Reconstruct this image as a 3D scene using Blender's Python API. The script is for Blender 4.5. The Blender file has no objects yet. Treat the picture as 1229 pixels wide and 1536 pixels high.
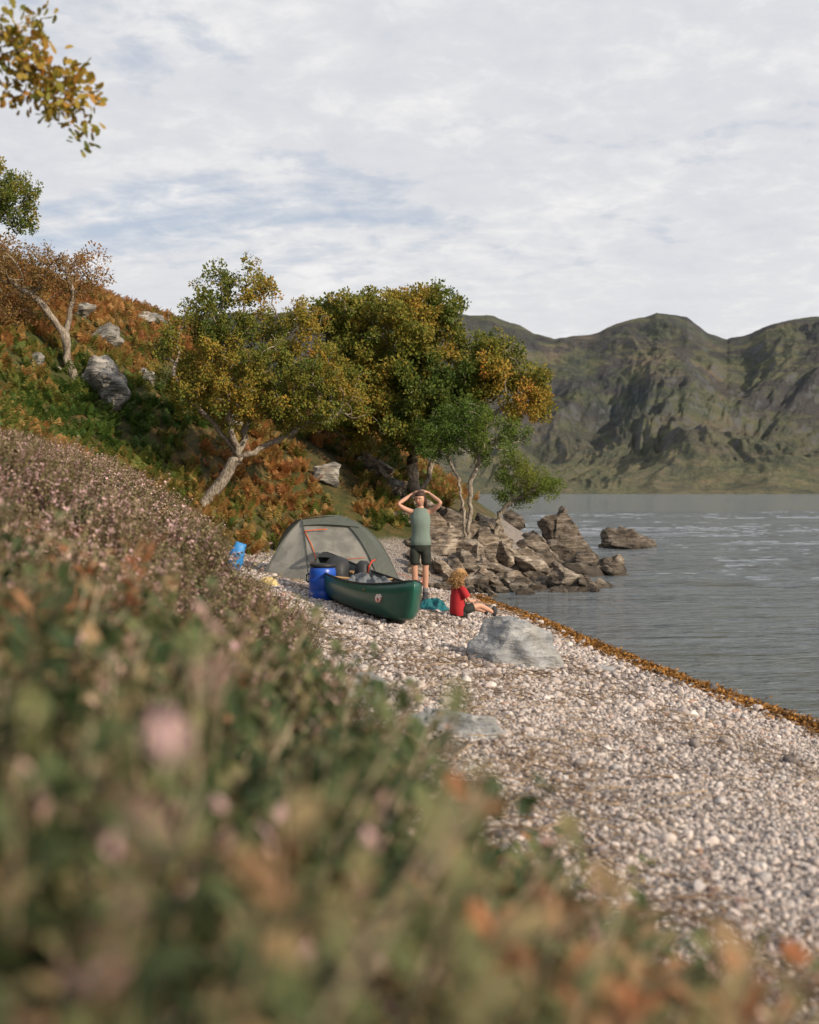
import bpy, bmesh, math, random
import numpy as np
from mathutils import Vector, Matrix, Euler, noise as mnoise
SEED=7
rng=np.random.default_rng(SEED); random.seed(SEED)
scene=bpy.context.scene
scene.view_settings.view_transform='Standard'
scene.view_settings.look='None'
scene.view_settings.exposure=0
H=1.9; F=1792.0; TH=math.atan(30/F)
CAM=np.array([0,0,H])
def ray(px,py):
    X=(px-614.5)/F; Y=(768-py)/F
    return np.array([X, math.cos(TH)+Y*math.sin(TH), -math.sin(TH)+Y*math.cos(TH)])
def P(px,py,d):
    r=ray(px,py); return CAM+r*(d/r[1])

# ---------------- noise
def vnoise(x,y,seed=0):
    x=np.asarray(x,float); y=np.asarray(y,float)
    xi=np.floor(x).astype(np.int64); yi=np.floor(y).astype(np.int64)
    fx=x-xi; fy=y-yi
    fx=fx*fx*(3-2*fx); fy=fy*fy*(3-2*fy)
    def hh(a,b):
        h=(a*374761393+b*668265263+seed*144269504)&0xffffffff
        h=((h^(h>>13))*1274126177)&0xffffffff
        return ((h^(h>>16))&0xffffffff)/4294967296.0
    a=hh(xi,yi);b=hh(xi+1,yi);c=hh(xi,yi+1);d=hh(xi+1,yi+1)
    return (a*(1-fx)+b*fx)*(1-fy)+(c*(1-fx)+d*fx)*fy
def fbm(x,y,o=4,seed=0):
    s=0;a=.5;t=0
    for i in range(o):
        s=s+a*vnoise(x*2**i+17.3*i,y*2**i-9.1*i,seed+i); t+=a; a*=.5
    return s/t-.5
def sst(a,b,x):
    t=np.clip((x-a)/(b-a),0,1); return t*t*(3-2*t)

# ---------------- terrain function
def xw(y):
    return np.interp(y,[-60,0,9.6,12.6,14.8,18.2,20.4,21.8,23,25,28,33,36,40,50,80,150,300],
                       [14,5.0,3.3,2.71,2.36,1.88,1.40,1.35,1.7,2.6,3.4,4.4,4.0,3,-2,-14,-45,-120])
PA=([-60,-20,-3,0,3.5,4.2,4.7,5.5,6.6,8.3,12,17.7,30,60,300],[-8,-4,-.7,0,.46,.60,.85,1.15,1.6,2.5,5.5,9,14,20,30])
PB=([-60,-20,-3,0,3.5,4.4,5.2,6.6,8.3,12,17.7,30,60,300],[-8,-4,-.7,0,.46,.64,1.25,2.0,3.2,6.0,8.9,13,20,30])
PC=([-60,-20,-3,0,1,2,5,7.7,12,17.7,30,60,300],[-8,-4,-.9,0,.6,1.3,3.2,4.7,7.0,9.0,13,18,28])
def hgt(x,y):
    x=np.asarray(x,float); y=np.asarray(y,float)
    s=xw(y)-x
    a=np.interp(s,*PA); b=np.interp(s,*PB); c=np.interp(s,*PC)
    wb=sst(3,9,y); wc=sst(21,30,y)
    z=(a*(1-wb)+b*wb)*(1-wc)+c*wc
    veg=sst(4.1,6.5,s+2*wc)
    z=z+.02*fbm(x*1.3,y*1.3,3,1)*(1+6*veg)+veg*(.5*fbm(x*.45,y*.45,3,5))+sst(8,16,s)*1.6*fbm(x*.22,y*.22,4,9)
    return z
def hit(px,py,y0=3.,y1=90):
    r=ray(px,py); ys=np.arange(y0,y1,.05)
    xs=r[0]/r[1]*ys; zs=H+r[2]/r[1]*ys
    g=np.maximum(hgt(xs,ys),0)
    k=np.argmax(g>zs)
    if not (g>zs).any(): k=len(ys)-1
    return np.array([xs[k],ys[k],g[k]])

# ---------------- node helpers
class NT:
    def __init__(s,nt): s.nt=nt; nt.nodes.clear()
    def n(s,t,ins=None,**props):
        nd=s.nt.nodes.new(t)
        for k,v in props.items(): setattr(nd,k,v)
        for k,v in (ins or {}).items():
            sock=nd.inputs[k]
            if isinstance(v,bpy.types.NodeSocket): s.nt.links.new(v,sock)
            else: sock.default_value=v
        return nd
    def mix(s,f,a,b,blend='MIX'):
        def c(v): return v if isinstance(v,bpy.types.NodeSocket) else (*v,1) if len(v)==3 else v
        nd=s.n('ShaderNodeMix',{0:f,6:c(a),7:c(b)},data_type='RGBA',blend_type=blend); return nd.outputs[2]
    def ramp(s,f,stops,interp='LINEAR'):
        nd=s.n('ShaderNodeValToRGB',{0:f}); cr=nd.color_ramp; cr.interpolation=interp
        while len(cr.elements)<len(stops): cr.elements.new(.5)
        for e,(p,c) in zip(cr.elements,stops):
            e.position=p; e.color=(*c,1) if not isinstance(c,(int,float)) else (c,c,c,1)
        return nd.outputs[0]
    def math(s,op,a,b=0.,c=0.,clamp=False):
        return s.n('ShaderNodeMath',{0:a,1:b,2:c},operation=op,use_clamp=clamp).outputs[0]
    def noise(s,vec,scale,detail=4,rough=.55,dist=0.):
        return s.n('ShaderNodeTexNoise',{'Vector':vec,'Scale':scale,'Detail':detail,'Roughness':rough,'Distortion':dist}).outputs['Fac']
    def map(s,vec,scale=(1,1,1),rot=(0,0,0),loc=(0,0,0)):
        return s.n('ShaderNodeMapping',{'Vector':vec,'Scale':scale,'Rotation':rot,'Location':loc}).outputs[0]
    def pos(s): return s.n('ShaderNodeNewGeometry').outputs['Position']
    def obj(s): return s.n('ShaderNodeTexCoord').outputs['Object']
    def attr(s,name,t='GEOMETRY'): return s.n('ShaderNodeAttribute',attribute_name=name,attribute_type=t).outputs['Fac']
    def bump(s,h,strength=.5,dist=.02,normal=None):
        d={'Height':h,'Strength':strength,'Distance':dist}
        if normal: d['Normal']=normal
        return s.n('ShaderNodeBump',d).outputs[0]
    def pbr(s,col,rough=.8,normal=None,spec=.3,**kw):
        d={'Base Color':col if isinstance(col,bpy.types.NodeSocket) else (*col,1),'Roughness':rough,'Specular IOR Level':spec}
        if normal is not None: d['Normal']=normal
        for k,v in kw.items(): d[k.replace('_',' ')]=v
        return s.n('ShaderNodeBsdfPrincipled',d)
    def out(s,sh):
        s.n('ShaderNodeOutputMaterial',{'Surface':sh.outputs[0] if hasattr(sh,'outputs') else sh})
def mat(name):
    m=bpy.data.materials.new(name); m.use_nodes=True; return m,NT(m.node_tree)
def simple(name,col,rough=.7,var=.15,bump=.2,scale=30,spec=.3,**kw):
    m,t=mat(name); o=t.obj(); n=t.noise(o,scale,4)
    c=t.mix(n,tuple(v*(1-var) for v in col),tuple(min(1,v*(1+var)) for v in col))
    t.out(t.pbr(c,rough,t.bump(n,bump,.01),spec,**kw)); return m

# ---------------- mesh builder
class MB:
    def __init__(s): s.v=[];s.f=[];s.m=[];s.n=0;s.a=[]
    def add(s,v,f,mi=0,a=0.):
        v=np.asarray(v,float).reshape(-1,3); o=s.n
        s.v.append(v); s.f+= [tuple(i+o for i in q) for q in f]; s.m+=[mi]*len(f); s.n+=len(v)
        s.a.append(np.broadcast_to(np.asarray(a,float),(len(v),)))
    def tube(s,pts,rad,seg=6,mi=0,a=0.,cap=True,flat=1.0):
        pts=np.asarray(pts,float); n=len(pts)
        rad=np.broadcast_to(np.asarray(rad,float),(n,))
        T=np.gradient(pts,axis=0); T/=np.linalg.norm(T,axis=1)[:,None]+1e-9
        ref=np.array([0,0,1.]) if abs(T[:,2]).mean()<.8 else np.array([1.,0,0])
        U=np.cross(T,ref); U/=np.linalg.norm(U,axis=1)[:,None]+1e-9
        W=np.cross(T,U)
        an=np.linspace(0,2*np.pi,seg,endpoint=False)
        V=pts[:,None,:]+rad[:,None,None]*(np.cos(an)[None,:,None]*U[:,None,:]+flat*np.sin(an)[None,:,None]*W[:,None,:])
        f=[(i*seg+j,i*seg+(j+1)%seg,(i+1)*seg+(j+1)%seg,(i+1)*seg+j) for i in range(n-1) for j in range(seg)]
        if cap: f+=[tuple(range(seg))[::-1],tuple((n-1)*seg+j for j in range(seg))]
        s.add(V.reshape(-1,3),f,mi,a)
    def loft(s,rings,seg=20,mi=0,a=0.,cap=True,wob=0,seed=0,p=2.):
        V=[]
        for k,(cx,cy,cz,rx,ry) in enumerate(rings):
            for j in range(seg):
                t=2*math.pi*j/seg; c,sn=math.cos(t),math.sin(t)
                e=2/p; w=1+wob*float(fbm(np.array(3*c+cz*7+seed),np.array(3*sn+cz*3),3,seed))
                V.append((cx+rx*w*math.copysign(abs(c)**e,c),cy+ry*w*math.copysign(abs(sn)**e,sn),cz))
        n=len(rings)
        f=[(i*seg+j,i*seg+(j+1)%seg,(i+1)*seg+(j+1)%seg,(i+1)*seg+j) for i in range(n-1) for j in range(seg)]
        if cap: f+=[tuple(range(seg))[::-1],tuple((n-1)*seg+j for j in range(seg))]
        s.add(V,f,mi,a)
    def ell(s,c,r,seg=16,rings=10,mi=0,M=None,fn=None,a=0.):
        V=[]
        for i in range(rings+1):
            ph=math.pi*i/rings
            for j in range(seg):
                t=2*math.pi*j/seg
                d=np.array([math.sin(ph)*math.cos(t),math.sin(ph)*math.sin(t),math.cos(ph)])
                q=d*np.array(r)
                if fn: q=fn(d,q)
                V.append(q+np.array(c))
        f=[(i*seg+j,(i+1)*seg+j,(i+1)*seg+(j+1)%seg,i*seg+(j+1)%seg) for i in range(rings) for j in range(seg)]
        s.add(V,f,mi,a)
    def obj(s,name,mats,smooth=True,parent=None,link=True,attr=False,merge=False,sharp=None):
        me=bpy.data.meshes.new(name); V=np.concatenate(s.v)
        me.from_pydata(V.tolist(),[],s.f)
        for m in mats: me.materials.append(m)
        me.polygons.foreach_set('material_index',np.array(s.m,dtype=np.int32))
        me.polygons.foreach_set('use_smooth',np.full(len(s.f),smooth))
        if attr:
            at=me.attributes.new('lv','FLOAT','POINT'); at.data.foreach_set('value',np.concatenate(s.a).astype(np.float32))
        if merge:
            bm=bmesh.new(); bm.from_mesh(me); bmesh.ops.remove_doubles(bm,verts=bm.verts,dist=1e-5); bm.to_mesh(me); bm.free()
        if sharp: me.set_sharp_from_angle(angle=math.radians(sharp))
        me.update()
        ob=bpy.data.objects.new(name,me)
        if link: scene.collection.objects.link(ob)
        if parent: ob.parent=parent
        return ob
def empty(name,loc=(0,0,0),rot=(0,0,0)):
    e=bpy.data.objects.new(name,None); e.location=loc; e.rotation_euler=rot; e.empty_display_size=.2
    scene.collection.objects.link(e); return e

def scatter(name,pts,rot,scl,pick,tint,sources):
    pts=np.asarray(pts,float); N=len(pts)
    me=bpy.data.meshes.new(name); me.vertices.add(N); me.vertices.foreach_set('co',pts.astype(np.float32).ravel())
    scl=np.asarray(scl,float)
    if scl.ndim==1: scl=np.repeat(scl[:,None],3,1)
    for nm,ty,arr,key in (('rot','FLOAT_VECTOR',rot,'vector'),('scl','FLOAT_VECTOR',scl,'vector'),('tint','FLOAT',tint,'value')):
        a=me.attributes.new(nm,ty,'POINT'); a.data.foreach_set(key,np.asarray(arr,dtype=np.float32).ravel())
    a=me.attributes.new('pick','INT','POINT'); a.data.foreach_set('value',np.asarray(pick,dtype=np.int32))
    ob=bpy.data.objects.new(name,me); scene.collection.objects.link(ob)
    col=bpy.data.collections.new(name+'_parts')
    for s in sources: col.objects.link(s)
    ng=bpy.data.node_groups.new(name+'_scatter','GeometryNodeTree')
    ng.interface.new_socket(name='Geometry',in_out='INPUT',socket_type='NodeSocketGeometry')
    ng.interface.new_socket(name='Geometry',in_out='OUTPUT',socket_type='NodeSocketGeometry')
    gi=ng.nodes.new('NodeGroupInput'); go=ng.nodes.new('NodeGroupOutput')
    iop=ng.nodes.new('GeometryNodeInstanceOnPoints'); ci=ng.nodes.new('GeometryNodeCollectionInfo')
    ci.inputs['Collection'].default_value=col
    ci.inputs['Separate Children'].default_value=True; ci.inputs['Reset Children'].default_value=True
    def na(nm,ty):
        x=ng.nodes.new('GeometryNodeInputNamedAttribute'); x.data_type=ty; x.inputs['Name'].default_value=nm
        return next(o for o in x.outputs if o.enabled and o.name=='Attribute')
    L=ng.links.new
    L(gi.outputs[0],iop.inputs['Points']); L(ci.outputs[0],iop.inputs['Instance'])
    iop.inputs['Pick Instance'].default_value=True
    L(na('pick','INT'),iop.inputs['Instance Index'])
    e=ng.nodes.new('FunctionNodeEulerToRotation'); L(na('rot','FLOAT_VECTOR'),e.inputs[0]); L(e.outputs[0],iop.inputs['Rotation'])
    L(na('scl','FLOAT_VECTOR'),iop.inputs['Scale']); L(iop.outputs[0],go.inputs[0])
    md=ob.modifiers.new('scatter','NODES'); md.node_group=ng
    return ob

# =============== MATERIALS
def leafmat(name,stops,k_lv=.35,k_t=1.,trans=.3,rough=.6):
    m,t=mat(name)
    f=t.math('ADD',t.math('MULTIPLY',t.attr('tint','INSTANCER'),k_t),t.math('MULTIPLY',t.math('SUBTRACT',t.attr('lv'),.5),k_lv),clamp=True)
    c=t.ramp(f,stops)
    d=t.pbr(c,rough,None,.25); tr=t.n('ShaderNodeBsdfTranslucent',{'Color':c})
    t.out(t.n('ShaderNodeMixShader',{0:trans,1:d.outputs[0],2:tr.outputs[0]})); return m
M_oak=leafmat('oak_leaves',[(0,(.045,.085,.014)),(.3,(.125,.155,.025)),(.55,(.26,.22,.035)),(.8,(.40,.23,.04)),(1,(.38,.14,.03))])
M_bracken=leafmat('bracken_fronds',[(0,(.055,.11,.02)),(.3,(.14,.16,.03)),(.5,(.34,.21,.07)),(.75,(.38,.17,.055)),(1,(.26,.11,.05))],k_lv=.5)
M_shrub=leafmat('shrub_leaves',[(0,(.045,.075,.03)),(.3,(.11,.14,.055)),(.5,(.21,.205,.095)),(.72,(.32,.22,.12)),(1,(.43,.175,.08))],k_lv=.65,trans=.3)
def twomat(name,tops,k=.5):
    m,t=mat(name)
    lv=t.attr('lv'); ti=t.attr('tint','INSTANCER')
    c=t.ramp(t.math('ADD',lv,t.math('MULTIPLY',t.math('SUBTRACT',ti,.5),k),clamp=True),tops)
    t.out(t.pbr(c,.8,None,.1)); return m
M_heath=twomat('heather_sprigs',[(0,(.11,.08,.05)),(.3,(.17,.15,.07)),(.55,(.26,.22,.12)),(.72,(.44,.30,.25)),(1,(.56,.37,.38))])
m,t=mat('bark'); o=t.obj(); n=t.noise(t.map(o,(6,6,2)),6,6,.6)
M_bark=m; c=t.ramp(n,[(.3,(.08,.06,.045)),(.5,(.25,.21,.17)),(.7,(.46,.42,.36))]); t.out(t.pbr(c,.9,t.bump(n,.7,.03),.1))
m,t=mat('stem'); M_stem=m; ti=t.attr('lv'); t.out(t.pbr(t.ramp(ti,[(0,(.08,.055,.035)),(.6,(.22,.17,.11)),(1,(.48,.40,.29))]),.8,None,.2))
def rockmat(name,dark,mid,light,sea=False,warm=(.22,.15,.09),bs=1.,stripe=1.):
    m,t=mat(name); p=t.pos()
    n1=t.noise(t.map(p,(1,1,1.8),(.5,.35,.2)),2.2*bs,8,.62,.6); n2=t.noise(p,14*bs,6,.6)
    st=t.noise(t.map(p,(1.,1.,7.),(.55,.45,0)),2.5*bs,5,.6,.3)
    f=t.math('ADD',t.math('MULTIPLY',n1,.55),t.math('MULTIPLY',st,.45*stripe))
    c=t.ramp(f,[(.38,dark),(.50,mid),(.62,light)])
    c=t.mix(t.math('MULTIPLY',t.ramp(t.noise(p,3.*bs,5),[(.5,0.),(.68,1.)]),.5),c,warm)
    c=t.mix(.3,c,t.ramp(n2,[(.3,(.3,.3,.3)),(.7,(1.,1.,1.))]),'MULTIPLY')
    if sea:
        z=t.n('ShaderNodeSeparateXYZ',{0:p}).outputs[2]
        w=t.ramp(t.math('ADD',z,t.math('MULTIPLY',n1,.4)),[(.25,1.),(.5,0.)])
        c=t.mix(t.math('MULTIPLY',w,.85),c,(.045,.036,.026))
        gp=t.attr('dk')
        c=t.mix(t.math('MULTIPLY',gp,.72),c,(.06,.05,.042))
    h=t.math('ADD',t.math('ADD',n1,t.math('MULTIPLY',n2,.25)),t.math('MULTIPLY',st,.8))
    t.out(t.pbr(c,.85,t.bump(h,1.,.12/bs),.25)); return m
M_rock=rockmat('shore_rock',(.045,.038,.032),(.24,.195,.155),(.60,.52,.44),True)
M_hrock=rockmat('hill_rock',(.08,.075,.07),(.27,.26,.24),(.50,.47,.44))
M_brock=rockmat('beach_rock',(.22,.23,.25),(.36,.37,.385),(.56,.56,.56),bs=1.3,warm=(.36,.34,.31))
m,t=mat('pebbles'); M_peb=m
ti=t.attr('tint','INSTANCER'); n=t.noise(t.obj(),2.5,4)
c=t.ramp(ti,[(0,(.12,.105,.105)),(.18,(.28,.245,.235)),(.4,(.50,.43,.405)),(.6,(.64,.56,.52)),(.8,(.40,.375,.38)),(.92,(.78,.72,.68)),(1,(.42,.27,.21))])
c=t.mix(.3,c,t.ramp(n,[(.3,(.5,.5,.5)),(.7,(1.,1.,1.))]),'MULTIPLY')
t.out(t.pbr(c,.75,t.bump(n,.3,.1),.3))
M_deb=twomat('beach_debris',[(0,(.07,.045,.03)),(.4,(.19,.125,.08)),(.7,(.38,.28,.19)),(1,(.54,.45,.34))],1.)
M_weed=twomat('shore_weed',[(0,(.04,.02,.01)),(.5,(.18,.085,.02)),(1,(.42,.20,.05))],1.)

# =============== TERRAIN
def axis(segs):
    out=[]
    for a,b,st in segs: out+=list(np.arange(a,b,st))
    return np.array(out+[segs[-1][1]])
xs=axis([(-260,-60,8),(-60,-20,1.2),(-20,-8,.35),(-8,6,.09),(6,14,.5),(14,60,3)])
ys=axis([(-60,-2,2),(-2,25,.1),(25,45,.22),(45,70,.8),(70,300,6)])
X,Y=np.meshgrid(xs,ys); Z=hgt(X,Y)
nx,ny=len(xs),len(ys)
idx=np.arange(nx*ny).reshape(ny,nx)
q=np.stack([idx[:-1,:-1],idx[:-1,1:],idx[1:,1:],idx[1:,:-1]],-1).reshape(-1,4)
me=bpy.data.meshes.new('ground')
me.from_pydata(np.stack([X,Y,Z],-1).reshape(-1,3).tolist(),[],q.tolist())
S=(xw(Y)-X)
veg=sst(4.05,4.6,S+.5*fbm(X*1.5,Y*1.5,3,3)+2.6*sst(22,27,Y))
a=me.attributes.new('veg','FLOAT','POINT'); a.data.foreach_set('value',veg.ravel().astype(np.float32))
a=me.attributes.new('inl','FLOAT','POINT'); a.data.foreach_set('value',S.ravel().astype(np.float32))
me.polygons.foreach_set('use_smooth',np.ones(len(q),bool))
ground=bpy.data.objects.new('ground',me); scene.collection.objects.link(ground)
m,t=mat('ground'); me.materials.append(m)
p=t.pos()
vo=t.n('ShaderNodeTexVoronoi',{'Vector':p,'Scale':42.,'Randomness':1.})
cellv=t.n('ShaderNodeSeparateColor',{0:vo.outputs['Color']}).outputs[0]
peb=t.ramp(cellv,[(0,(.14,.125,.12)),(.3,(.40,.355,.335)),(.6,(.58,.515,.48)),(.85,(.36,.34,.34)),(1,(.72,.66,.62))])
peb=t.mix(t.ramp(vo.outputs['Distance'],[(.3,0.),(.75,.9)]),peb,(.08,.065,.055))
big=t.noise(p,1.1,4)
peb=t.mix(t.math('MULTIPLY',t.ramp(big,[(.45,0.),(.65,1.)]),.45),peb,(.22,.16,.11))
inl=t.attr('inl')
wet=t.ramp(inl,[(.0,1.),(.32,0.)])
peb=t.mix(t.math('MULTIPLY',wet,.75),peb,(.035,.03,.025))
n2=t.noise(p,3.,8,.65); n3=t.noise(p,.5,4)
soil=t.ramp(n2,[(.3,(.02,.022,.008)),(.5,(.07,.06,.022)),(.7,(.16,.085,.035))])
soil=t.mix(t.ramp(n3,[(.45,0.),(.6,.6)]),soil,(.04,.06,.015))
c=t.mix(t.attr('veg'),peb,soil)
hb=t.mix(t.attr('veg'),t.math('SUBTRACT',1.,t.math('MULTIPLY',vo.outputs['Distance'],1.)),t.noise(p,8.,8,.7))
t.out(t.pbr(c,.85,t.bump(hb,.9,.03),.25))

# =============== WATER (near part carries real waves, far part is a flat sheet)
wxs=np.arange(-6,64,.16); wys=np.cumsum(np.concatenate([[2.],np.full(240,.085),np.full(260,.15),np.full(200,.3)]))
WX,WY=np.meshgrid(wxs,wys)
def waves(x,y):
    xr=x*.97+y*.22; yr=y*.97-x*.22
    wp=.6*fbm(x*.3,y*.3,2,240)
    return .14*fbm(xr*.32,yr*.95+wp,3,201)+.15*fbm(xr*.12,yr*.34,2,210)+.085*(.25-np.abs(fbm(xr*.7,yr*2.0+wp,3,220)))
shore=np.clip((WX-xw(WY))/3.0,0.12,1)
fade=sst(0,6,WX+6)*sst(0,6,64-WX)*sst(0,12,wys[-1]-WY)*sst(0,1.5,WY-2)
gust=.35+1.3*np.clip(.5+1.9*fbm(WX*.05,WY*.11,3,230),0,1)
WZ=waves(WX,WY)*shore*fade*gust
nx2,ny2=len(wxs),len(wys); idx=np.arange(nx2*ny2).reshape(ny2,nx2)
q=np.stack([idx[:-1,:-1],idx[:-1,1:],idx[1:,1:],idx[1:,:-1]],-1).reshape(-1,4)
V=np.stack([WX,WY,WZ],-1).reshape(-1,3); nb=len(V)
x0,x1,y0_,y1_=wxs[0],wxs[-1],wys[0],wys[-1]
E4=[(-4000,-600),(x0,-600),(x1,-600),(4000,-600),(-4000,y0_),(4000,y0_),(-4000,y1_),(4000,y1_),(-4000,1500),(x0,1500),(x1,1500),(4000,1500)]
V=np.concatenate([V,np.array([(a_,b_,0.) for a_,b_ in E4])])
cSW,cSE,cNW,cNE=idx[0,0],idx[0,-1],idx[-1,0],idx[-1,-1]
e=lambda k:nb+k
fr=[(e(0),e(1),cSW,e(4)),(e(1),e(2),cSE)+tuple(idx[0,1:-1][::-1])+(cSW,),(e(2),e(3),e(5),cSE),
    (e(4),cSW)+tuple(idx[1:-1,0])+(cNW,e(6)),(cSE,e(5),e(7),cNE)+tuple(idx[1:-1,-1][::-1]),
    (e(6),cNW,e(9),e(8)),(cNW,)+tuple(idx[-1,1:-1])+(cNE,e(10),e(9)),(cNE,e(7),e(11),e(10))]
me=bpy.data.meshes.new('water')
me.from_pydata(V.tolist(),[],[tuple(int(k) for k in f_) for f_ in q.tolist()]+[tuple(int(k) for k in f_) for f_ in fr])
me.polygons.foreach_set('use_smooth',np.ones(len(me.polygons),bool))
water=bpy.data.objects.new('water',me); scene.collection.objects.link(water)
m,t=mat('lake_water'); me.materials.append(m); p=t.pos()
w1=t.noise(t.map(p,(.35,1.0,1),(0,0,.22)),1.1,4,.55,.8)
w2=t.noise(t.map(p,(.7,1.8,1),(0,0,-.15)),4.5,4,.55,.4)
w0=t.noise(t.map(p,(.4,1.0,1),(0,0,.1)),.16,4,.55,.4)
h=t.math('ADD',t.math('ADD',t.math('MULTIPLY',w1,1.),t.math('MULTIPLY',w2,.4)),t.math('MULTIPLY',w0,5.5))
nrm=t.bump(h,1.,.42)
t.out(t.pbr((.115,.135,.15),.06,nrm,.5,IOR=1.42))

# =============== MOUNTAINS
sky_px=np.array([-2500,-1200,-400,0,300,430,480,540,600,690,740,775,800,830,860,900,940,985,1030,1062,1090,1140,1180,1229,1350,1500,1800,2300,3200,4200])
sky_py=np.array([560,520,500,480,470,468,458,441,455,470,474,486,499,508,502,497,480,470,475,500,510,492,480,475,490,510,500,530,520,560])
u=np.concatenate([np.linspace(-1.4,-.12,260),np.linspace(-.12,.5,800)[1:],np.linspace(.5,1.7,241)[1:]]); tt=np.concatenate([np.linspace(0,1.05,290),np.linspace(1.05,1.5,31)[1:]]); nu,nt_=len(u),len(tt)
U,T=np.meshgrid(u,tt)
y0,y1=1060,2500
Yd=y0+(y1-y0)*T+90*fbm(U*7,U*0+2,3,40)*(1-T)
ridge=np.interp(U*F+614.5,sky_px,sky_py)+8*fbm(U*60,U*0,4,12)
Rz=(738-ridge)/F*y1
Pp=np.interp(T,[0,.03,.10,.2,.33,.42,.6,.8,1,1.15,1.5],[-.01,.015,.05,.085,.15,.25,.54,.83,1,.9,.6])
wx=U*9+1.2*fbm(U*6,T*3,3,50); wy=T*4
sm1=fbm(wx,wy,3,60); r1=np.abs(fbm(wx*2.2,wy*.9,4,65)); r2=np.abs(fbm(wx*5+5,wy*2.2,4,70)); r3=np.abs(fbm(wx*11+5,wy*7,4,75))
env=np.clip(T*(1.0-T)*4,0,1)
Zm=Rz*Pp+env*(105*sm1-85*r1+12-38*r2-17*r3)+7*fbm(wx*20,wy*22,5,80)*np.clip(T*4,0,1)*(.3+env)
kn=np.exp(-((U-.245)/.07)**2-((T-.26)/.09)**2); Zm+=30*kn
Zm=Zm+np.clip(T*5,0,1)*14*np.exp(-((T-.13)/.05)**2)*(1+2*fbm(U*20,U*0,3,88))
Zm=np.where(T<=0,-4,Zm); Zm=np.where((T>0.02),np.maximum(Zm,1.0),Zm)
V=np.stack([U*Yd,Yd,Zm],-1).reshape(-1,3)
idx=np.arange(nu*nt_).reshape(nt_,nu)
q=np.stack([idx[:-1,:-1],idx[:-1,1:],idx[1:,1:],idx[1:,:-1]],-1).reshape(-1,4)
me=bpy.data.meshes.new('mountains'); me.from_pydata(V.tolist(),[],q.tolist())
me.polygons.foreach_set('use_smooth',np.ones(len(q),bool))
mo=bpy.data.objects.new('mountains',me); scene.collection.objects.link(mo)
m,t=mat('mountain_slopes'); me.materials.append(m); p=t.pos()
g=t.n('ShaderNodeNewGeometry').outputs['Normal']; nz=t.n('ShaderNodeSeparateXYZ',{0:g}).outputs[2]
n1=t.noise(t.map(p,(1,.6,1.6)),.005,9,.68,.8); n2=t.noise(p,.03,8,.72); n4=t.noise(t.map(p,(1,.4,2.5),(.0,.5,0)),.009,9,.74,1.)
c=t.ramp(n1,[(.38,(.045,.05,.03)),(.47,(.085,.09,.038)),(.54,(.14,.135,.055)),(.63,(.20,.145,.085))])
c=t.mix(t.ramp(n4,[(.46,0.),(.54,.8)]),c,(.06,.046,.04))  # dark heather patches that also paint cloud shadow into the slope colour
zz=t.n('ShaderNodeSeparateXYZ',{0:p}).outputs[2]
low=t.math('MULTIPLY',t.ramp(t.math('DIVIDE',zz,130.),[(.2,1.),(.9,0.)]),.65)
c=t.mix(low,c,t.ramp(n2,[(.38,(.07,.08,.032)),(.5,(.17,.16,.06)),(.62,(.28,.22,.105))]))
rk=t.math('MULTIPLY',t.ramp(nz,[(.68,.8),(.85,0.)]),t.ramp(n2,[(.47,.0),(.58,1.)]))
c=t.mix(rk,c,(.14,.14,.135))
c=t.mix(.17,c,(.17,.22,.31))  # aerial haze painted in: base colour shifted evenly towards blue
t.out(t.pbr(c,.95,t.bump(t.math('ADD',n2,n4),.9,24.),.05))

# =============== SKY
w=bpy.data.worlds.new('World'); scene.world=w; w.use_nodes=True; t=NT(w.node_tree)
SUN_EL=math.radians(25); sdx,sdy=.78,-.62
sky=t.n('ShaderNodeTexSky',sky_type='NISHITA',sun_disc=False)
sky.sun_elevation=SUN_EL; sky.sun_rotation=math.atan2(sdx,sdy)
dirv=t.n('ShaderNodeTexCoord').outputs['Generated']
sp=t.n('ShaderNodeSeparateXYZ',{0:dirv})
zc=t.math('ADD',t.math('MAXIMUM',sp.outputs[2],0.),.14)
cv=t.n('ShaderNodeCombineXYZ',{0:t.math('DIVIDE',sp.outputs[0],zc),1:t.math('DIVIDE',sp.outputs[1],zc),2:0.}).outputs[0]
n1=t.noise(t.map(cv,(1,1.3,1),loc=(3.1,.4,0)),.9,9,.6,.5)
n2=t.noise(t.map(cv,(1,1.,1)),9.5,7,.62,.3)
n3=t.noise(cv,2.2,7,.6,.3)
cov=t.ramp(t.math('ADD',n1,t.math('MULTIPLY',t.math('SUBTRACT',n2,.5),.28)),[(.29,.3),(.42,1.)])
cc=t.ramp(t.math('ADD',t.math('MULTIPLY',n3,.55),t.math('MULTIPLY',n2,.45)),[(.34,(.68,.70,.755)),(.5,(.76,.77,.80)),(.64,(.93,.92,.92))])
cc=t.mix(1.,cc,(9.7,9.7,9.7),'MULTIPLY')
hz=t.ramp(sp.outputs[2],[(0.,1.),(.25,0.)])
cc=t.mix(t.math('MULTIPLY',hz,.6),cc,(8.4,8.3,8.2))
blue=t.mix(.7,sky.outputs[0],(4.8,5.6,7.0))
c=t.mix(cov,blue,cc)
bg=t.n('ShaderNodeBackground',{'Color':c,'Strength':.1})
t.n('ShaderNodeOutputWorld',{'Surface':bg.outputs[0]})
sl=bpy.data.lights.new('sun','SUN'); sl.energy=5.0; sl.angle=math.radians(.6); sl.color=(1,.84,.63)
so=bpy.data.objects.new('sun',sl); scene.collection.objects.link(so)
sd=Vector((sdx*math.cos(SUN_EL),sdy*math.cos(SUN_EL),math.sin(SUN_EL)))
so.rotation_euler=(sd).to_track_quat('Z','Y').to_euler(); so.location=(30,-20,30)

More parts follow.
